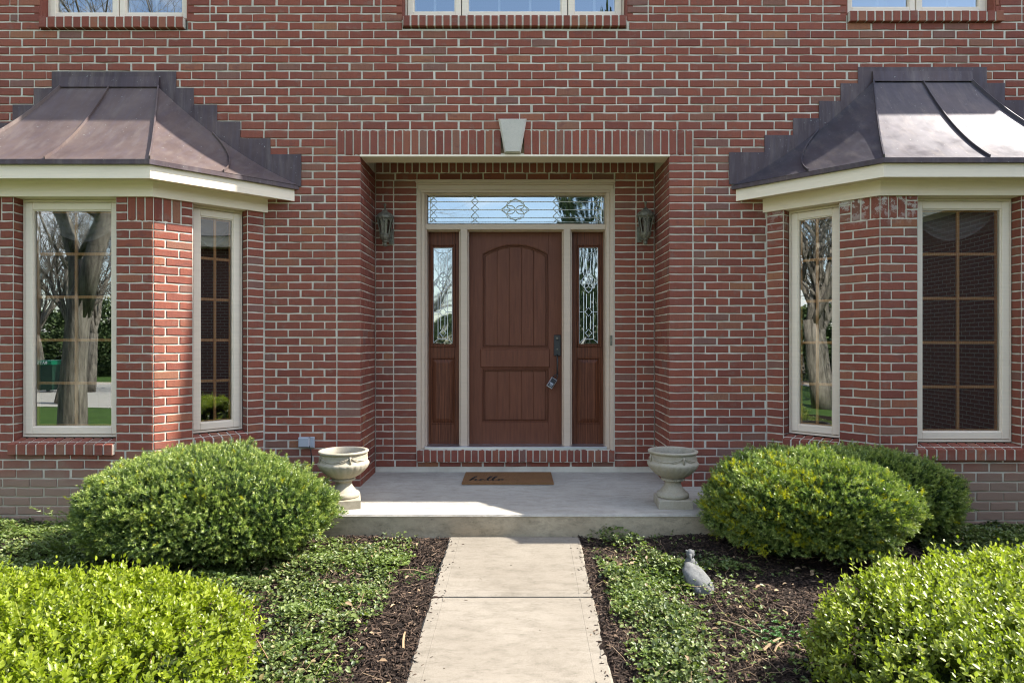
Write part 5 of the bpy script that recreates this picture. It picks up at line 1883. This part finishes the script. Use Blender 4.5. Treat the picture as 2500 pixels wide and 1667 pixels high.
# ---- twigs and the sedum clump
def twig(x, y, an, L_, r, lift, label):
    m = MB()
    pts = [(x + math.cos(an) * L_ * t_ + random.uniform(-.004, .004), y + math.sin(an) * L_ * t_ + random.uniform(-.004, .004), gz(y) + .035 + lift * math.sin(t_ * 2.4)) for t_ in (0, .33, .66, 1)]
    m.tube(pts, [r, r * .9, r * .8, r * .5], 5)
    tag(build("dry_twig", m, twig_m), label, "twig", "dry twigs lying on the mulch")
def at(px, py):
    """ground point under a pixel"""
    k = (py - VY) / F
    D = 1.669 / (k + .058)
    return wx(px, D), D
for (a, b, c, d, r, l) in ((1760, 1528, 1852, 1582, .005, "long pale twig left of the green sedum clump"), (1838, 1505, 1858, 1538, .004, "short twig standing behind the sedum clump"), (1866, 1605, 1905, 1578, .007, "thick cut twig in front of the sedum clump"),
                           (1890, 1608, 1912, 1588, .005, "thin cut twig touching the sedum clump"), (966, 1406, 1036, 1418, .005, "pale twig on the ground cover near the left walk edge"), (985, 1600, 988, 1560, .007, "dark stub of wood by the lower left walk edge")):
    x, y = at(a, b); x2, y2 = at(c, d)
    twig(x, y, math.atan2(y2 - y, x2 - x), math.hypot(x2 - x, y2 - y), r, .02, l)
sx, sy = at(1908, 1562)
sed = thing("sedum_clump", "small bright green rosette sedum in the mulch by the right hedge", "plant", (sx, sy, gz(sy)))
g = np.random.default_rng(3)
B, A_, N_, L2, W2 = [], [], [], [], []
for k in range(52):
    px_, py_ = sx + g.normal() * .095, sy + g.normal() * .055
    zz = gz(py_) + .025 + g.uniform(0, .03)
    for j in range(14):
        an = j * 2.4; el = .15 + j * .08
        B.append((px_, py_, zz)); A_.append((math.cos(an) * math.cos(el), math.sin(an) * math.cos(el), math.sin(el)))
        N_.append((0, 0, 1)); L2.append(.017 - j * .0006); W2.append(.010)
v, lp = leaf_arrays(np.array(B), np.array(A_), np.array(N_, dtype=float) + g.normal(size=(len(B), 3)) * .1, np.array(L2), np.array(W2), .1, -.2)
link("rosette_leaves", np_mesh("rosette_leaves", v, lp, 4, sedum_m), sed)

# ------------------------------------------------------------------ garden statuary
bx1, by1 = at(1712, 1452)
bx1 = 1.055; by1 = 3.83
st = MB()
g = np.random.default_rng(9)
nu, nv_ = 28, 16
for j in range(nv_ + 1):
    ph = -math.pi / 2 + math.pi * j / nv_
    for i in range(nu):
        th = 2 * math.pi * i / nu
        d = np.array([[math.cos(ph) * math.cos(th), math.cos(ph) * math.sin(th), math.sin(ph)]])
        s = float(lumps(d, 4, 6, .10, fine=9)[0])
        x, y, z = d[0] * s
        st.v.append((x * .074 + z * -.030, y * .095 + z * .045, z * .074))
for j in range(nv_):
    for i in range(nu):
        i2 = (i + 1) % nu
        st.f.append((j * nu + i, j * nu + i2, (j + 1) * nu + i2, (j + 1) * nu + i))
tort = thing("stone_animal_ornament", "rounded grey stone animal ornament lying in the ivy right of the walk", "garden ornament", (bx1, by1, gz(by1)))
def place(mb, x, y, z): return mb.xf(Matrix.Translation((x, y, z)))
build("body", place(st, bx1, by1, gz(by1) + .066), grey_m, tort, smooth=True)
for (dx, dy, dz, rx) in ((.030, -.085, .030, .020), (.062, -.070, .028, .018), (-.020, -.088, .035, .024)):
    m = MB().lathe([(0, -.022), (rx * .8, -.016), (rx, 0), (rx * .75, .018), (0, .024)], 12, bx1 + dx, by1 + dy, gz(by1) + dz)
    build("paw", m, grey_m, tort, smooth=True)
m = MB().tube([(bx1 + .028, by1 - .055, gz(by1) + .075), (bx1 + .050, by1 - .088, gz(by1) + .055), (bx1 + .058, by1 - .10, gz(by1) + .04)], [.010, .012, .004], 8)
build("ear", m, grey_m, tort, smooth=True)
# little seated bird-like figure behind it
fx1, fy1 = 1.055, 3.98
fz1 = gz(fy1) + .055
fig = thing("stone_figurine", "small pointed grey stone figurine sitting behind the rounded ornament", "garden ornament", (fx1, fy1, fz1))
build("body", MB().lathe([(0, -.04), (.030, -.035), (.038, 0), (.040, .03), (.034, .055), (.026, .072), (.018, .085), (0, .09)], 18, fx1, fy1, fz1), grey_m, fig, smooth=True)
build("wing", MB().tube([(fx1 - .030, fy1 - .012, fz1 + .060), (fx1 - .034, fy1 - .026, fz1 + .035), (fx1 - .012, fy1 - .040, fz1 + .018)], [.008, .012, .006], 8), grey_m, fig, smooth=True)
build("wing", MB().tube([(fx1 + .030, fy1 - .012, fz1 + .060), (fx1 + .036, fy1 - .026, fz1 + .035), (fx1 + .014, fy1 - .040, fz1 + .014)], [.008, .012, .006], 8), grey_m, fig, smooth=True)
hd_ = MB().lathe([(0, -.026), (.018, -.020), (.026, 0), (.022, .018), (.010, .028), (0, .030)], 14, fx1, fy1 - .004, fz1 + .102)
build("head", hd_, grey_m, fig, smooth=True)
build("beak", MB().tube([(fx1 - .004, fy1 - .020, fz1 + .104), (fx1 - .008, fy1 - .040, fz1 + .092), (fx1 - .010, fy1 - .052, fz1 + .078)], [.013, .008, .001], 8), grey_m, fig, smooth=True)
build("ear", MB().tube([(fx1 - .016, fy1, fz1 + .115), (fx1 - .030, fy1 - .006, fz1 + .128)], [.012, .003], 6), grey_m, fig)
build("ear", MB().tube([(fx1 + .014, fy1, fz1 + .115), (fx1 + .016, fy1 + .002, fz1 + .126)], [.014, .010], 6), grey_m, fig)

# ------------------------------------------------------------------ what the windows mirror: trees, hedge line, garage wing, bin
def tree_mesh(seed, height=11, r0=.27, lean=(.12, 0), levels=5, fork=.26, spread=.55):
    r = random.Random(seed)
    tr_, tw = MB(), MB()
    def grow(p, d, L_, rad, lev):
        n = 4
        pts = [p]; rs = [rad]
        q = p.copy(); dd = d.copy()
        for k in range(n):
            dd = (dd + Vector((r.gauss(0, .09), r.gauss(0, .09), r.gauss(0, .05) + (.03 if lev < 3 else -.01)))).normalized()
            q = q + dd * (L_ / n)
            pts.append(q.copy()); rs.append(rad * (1 - .42 * (k + 1) / n))
        (tr_ if lev <= 1 else tw).tube(pts, rs, 9 if lev == 0 else (6 if lev < 3 else 3))
        if lev >= levels: return
        kids = 2 if lev == 0 else (4 if lev < 4 else 4)
        for k in range(kids + (1 if lev in (1, 2) else 0)):
            i = n if k < 2 else r.randrange(1, n + 1)
            an = r.uniform(0, 2 * math.pi)
            sp = spread * r.uniform(.6, 1.25)
            perp = dd.orthogonal().normalized()
            perp.rotate(Matrix.Rotation(an, 3, dd))
            nd = (dd * math.cos(sp) + perp * math.sin(sp)).normalized()
            if nd.z < -.1: nd.z *= .3
            grow(pts[i] - dd * rs[i] * (1.4 if lev == 0 else .2), nd, L_ * r.uniform(.62, .86) * (1.0 if lev else 1.15), rs[i] * ((.88 if k == 0 else .66) if lev == 0 else r.uniform(.55, .78)), lev + 1)
    grow(Vector((0, 0, 0)), Vector((lean[0], lean[1], 1)).normalized(), height * fork, r0, 0)
    return tr_, tw
def forked_tree(seed):
    """trunk rising to a fork: a thick limb to the right, a lesser one to the left, each with its own crown"""
    tr_, tw = MB(), MB()
    tr_.tube([(0, 0, -.1), (0, 0, .3), (.02, 0, 1.2), (.08, 0, 2.0), (.17, 0, 2.6), (.25, 0, 2.95), (.30, 0, 3.15)], [.29, .24, .215, .205, .20, .14, .04], 12)
    limbs = [([(.16, 0, 2.3), (.40, .05, 3.3), (.62, .05, 4.0), (.75, .1, 5.2), (.6, .2, 6.4)], [.17, .155, .145, .12, .10]),
             ([(.14, 0, 2.3), (.0, -.1, 3.3), (-.22, -.15, 4.0), (-.75, -.2, 5.0), (-1.2, -.2, 6.2)], [.13, .12, .11, .09, .06])]
    r = random.Random(seed)
    for pts, rs in limbs:
        tr_.tube(pts, rs, 10)
        for k in range(7):
            i = r.choice((1, 2, 3, 3, 4, 4))
            a, b = tree_mesh(seed * 7 + k, height=7.5, r0=rs[i] * .45, lean=(r.uniform(-1.3, 1.3), r.uniform(-1.0, 1.0)), levels=4, spread=.6)
            M = Matrix.Translation(pts[i])
            a.xf(M); b.xf(M)
            tw.add(a.v, a.f); tw.add(b.v, b.f)
    return tr_, tw
def make_tree(x, y, seed, label, rot=0, forked=False, **kw):
    t = thing("bare_tree", label, "tree", (x, y, gz(y) - .03), "bare spring trees on the lawn")
    a, b = tree_mesh(seed, **kw) if not forked else forked_tree(seed)
    for nm, mb_ in (("trunk", a), ("crown", b)):
        me = mb_.mesh(nm, bark_m, smooth=True)
        o = bpy.data.objects.new(nm, me); scene.collection.objects.link(o); o.parent = t
    t.rotation_euler.z = rot
    return t
t1 = make_tree(-8.1, -2.0, 12, "large bare maple mirrored in the left bay window", forked=True)
t2 = make_tree(-8.35, 0.95, 21, "bare maple at the left mirrored in the right bay's side window", height=10, r0=.26, lean=(-.03, .05), fork=.22, levels=5)
t3 = make_tree(-4.5, -12, 33, "tall bare tree mirrored in the upper centre window", height=15, r0=.28, levels=6)
k = 0
for (x, y, rot, s) in ((-30, -38, .4, 1.1), (-19, -46, 1.3, 1.25), (-9, -42, 2.2, 1.0), (1, -50, 3.0, 1.3), (10, -44, 4.1, 1.15), (22, -40, 5.2, 1.2), (-42, -30, 2.7, 1.2), (34, -36, .9, 1.1)):
    c = copy_tree([t3, t2][k % 2]); k += 1
    c.location = (x, y, gz(y)); c.rotation_euler.z = rot; c.scale = (s, s, s)
    c["label"] = "distant bare tree beyond the driveway"; c["group"] = "distant trees beyond the driveway"
def evergreen(x, y, rx, h, seed, label):
    g = np.random.default_rng(seed)
    n = 5000
    d = unit(g.normal(size=(n, 3)))
    P = d * (g.uniform(.75, 1.0, n) * lumps(d, seed, 10, .25))[:, None] * np.array([rx, rx * .7, h / 2]) + np.array([0, 0, h / 2])
    v, lp = leaf_arrays(P, unit(d + g.normal(size=d.shape) * .6), unit(g.normal(size=d.shape)), g.uniform(.15, .35, n), g.uniform(.1, .2, n))
    t = thing("evergreen_tree", label, "tree", (x, y, gz(y)), "evergreens beyond the driveway")
    o = bpy.data.objects.new("crown", np_mesh("crown", v, lp, 4, far_green_m)); scene.collection.objects.link(o); o.parent = t
    me = MB().tube([(0, 0, 0), (0, 0, h * .5)], [.2, .1], 8).mesh("trunk", bark_m)
    o = bpy.data.objects.new("trunk", me); scene.collection.objects.link(o); o.parent = t
    return t
e1 = evergreen(-26, -33, 3.0, 4.2, 3, "low evergreen beyond the driveway")
for (x, y, s) in ((-15, -36, 1.1), (-5, -38, .9), (5, -36, 1.3), (15, -34, 2.2), (25, -30, 1.8), (-36, -28, 1.2), (12, -20, 1.6)):
    c = copy_tree(e1); c.location = (x, y, gz(y)); c.scale = (s, s, s); c.rotation_euler.z = x
    c["label"] = "evergreen beyond the driveway"

for (x, y, sx_k, sz_k, l) in ((3.1, -9.5, .42, 2.6, "tall dark evergreen mirrored at the right end of the transom"), (-13.5, 4.5, .7, 1.1, "rounded evergreen far left of the house")):
    c = copy_tree(e1); c.location = (x, y, gz(y)); c.scale = (sx_k, sx_k, sz_k); c["label"] = l
t4 = make_tree(-10.5, 1.6, 55, "bare tree left of the house mirrored in the narrow window", height=9, r0=.17, levels=5)
for (x, y, s_, q) in ((-22, -7, 1.0, .5), (-26, -5, 1.3, .6), (-25, -12, 1.1, .7), (-23, -25, .9, .55), (-20, -29, .8, .5), (-27, -29, 1.2, .8), (-33, -9, 1.5, .9)):
    c = copy_tree(e1); c.location = (x, y, gz(y)); c.scale = (s_, s_, q); c.rotation_euler.z = x * 3; c["label"] = "evergreen beyond the driveway"
for (x, y, rot) in ((-17.5, -2.9, 1.1), (-22, -5.3, 3.3), (-15, -1.6, 5.0), (-16.5, -9, 2.9), (-22, -19, .3), (-25, -22, 2.0), (-13.4, -9.5, 4.0), (-15.6, -14, 5.1), (-18.3, -15.5, .7)):
    c = copy_tree(t2); c.location = (x, y, gz(y)); c.rotation_euler.z = rot; c["label"] = "bare tree across the lawn to the left"
# garage wing at the right, its side wall mirrored in the bays
wing = thing("garage_wing", "low brick garage wing standing forward at the far right", "garage", (9.5, -1.5, gz(-1)))
wb = Mat("far_brick_courses", .9)
bt = wb.n("ShaderNodeTexBrick"); 
gm = wb.n("ShaderNodeNewGeometry"); sp_ = wb.n("ShaderNodeSeparateXYZ"); cb = wb.n("ShaderNodeCombineXYZ")
wb.l(gm.outputs["Position"], sp_.inputs[0]); wb.l(wb.math('ADD', sp_.outputs["Y"], sp_.outputs["X"]), cb.inputs[0]); wb.l(sp_.outputs["Z"], cb.inputs[1]); wb.l(cb.outputs[0], bt.inputs["Vector"])
bt.inputs["Color1"].default_value = (.15, .055, .042, 1); bt.inputs["Color2"].default_value = (.12, .045, .036, 1); bt.inputs["Mortar"].default_value = (.27, .245, .205, 1)
bt.inputs["Scale"].default_value = 1; bt.inputs["Brick Width"].default_value = .203; bt.inputs["Row Height"].default_value = .0677; bt.inputs["Mortar Size"].default_value = .006
wb.base(bt.outputs["Color"])
build("side_wall", MB().box(7.3, 12.5, -6.5, 3.6, -.35, EYE + 2.12), wb.m, wing)
build("fascia", MB().box(6.95, 12.8, -6.8, 3.9, EYE + 2.12, EYE + 2.36), trim_m, wing)
build("roof", MB().add([(6.9, -6.9, EYE + 2.361), (12.9, -6.9, EYE + 2.361), (12.9, 4.0, EYE + 2.361), (6.9, 4.0, EYE + 2.361), (9.9, -4, EYE + 3.7), (9.9, 1, EYE + 3.7)], [(0, 1, 4), (1, 2, 5, 4), (2, 3, 5), (3, 0, 4, 5), (0, 3, 2, 1)]), roof_m, wing)

# wheelie bin by the driveway
binx, biny = -17, -14
bt_ = thing("trash_bin", "green wheeled trash bin standing by the driveway", "bin", (binx, biny, gz(biny)))
gb = Mat("bin_dark_green", .5, (.01, .05, .03)).m; gl_ = Mat("bin_lid_green", .45, (.0, .16, .08)).m
z = gz(biny)
m = MB().add([(binx - .26, biny - .3, z + .08), (binx + .26, biny - .3, z + .08), (binx + .26, biny + .28, z + .08), (binx - .26, biny + .28, z + .08), (binx - .32, biny - .38, z + 1.0), (binx + .32, biny - .38, z + 1.0), (binx + .32, biny + .36, z + 1.0), (binx - .32, biny + .36, z + 1.0)],
             [(0, 3, 2, 1), (4, 5, 6, 7), (0, 1, 5, 4), (1, 2, 6, 5), (2, 3, 7, 6), (3, 0, 4, 7)])
build("bin_body", m, gb, bt_)
build("lid", MB().bevbox(binx - .35, binx + .35, -(biny + .42), -(biny - .42), z + 1.0, z + 1.16, .03).xf(Matrix(((1, 0, 0, 0), (0, -1, 0, 0), (0, 0, 1, 0), (0, 0, 0, 1)))), gl_, bt_)
for s_ in (-1, 1):
    build("wheel", MB().tube([(binx + s_ * .26, biny - .3, z + .13), (binx + s_ * .31, biny - .3, z + .13)], .13, 16), black_m, bt_)
tx = bpy.data.curves.new("bin_text", 'FONT'); tx.body = "RAY'S"; tx.size = .15; tx.align_x = 'CENTER'; tx.extrude = .002
to = bpy.data.objects.new("lettering_curve", tx); scene.collection.objects.link(to)
dg = bpy.context.evaluated_depsgraph_get()
tme = bpy.data.meshes.new_from_object(to.evaluated_get(dg)); bpy.data.objects.remove(to)
tme.transform(Matrix.Translation((binx, biny + .425, z + 1.03)) @ Matrix.Rotation(math.pi, 4, 'Z') @ Matrix.Rotation(math.pi / 2, 4, 'X'))
tme.materials.clear(); tme.materials.append(Mat("white_print", .6, (.8, .8, .8)).m)
link("lettering", tme, bt_)
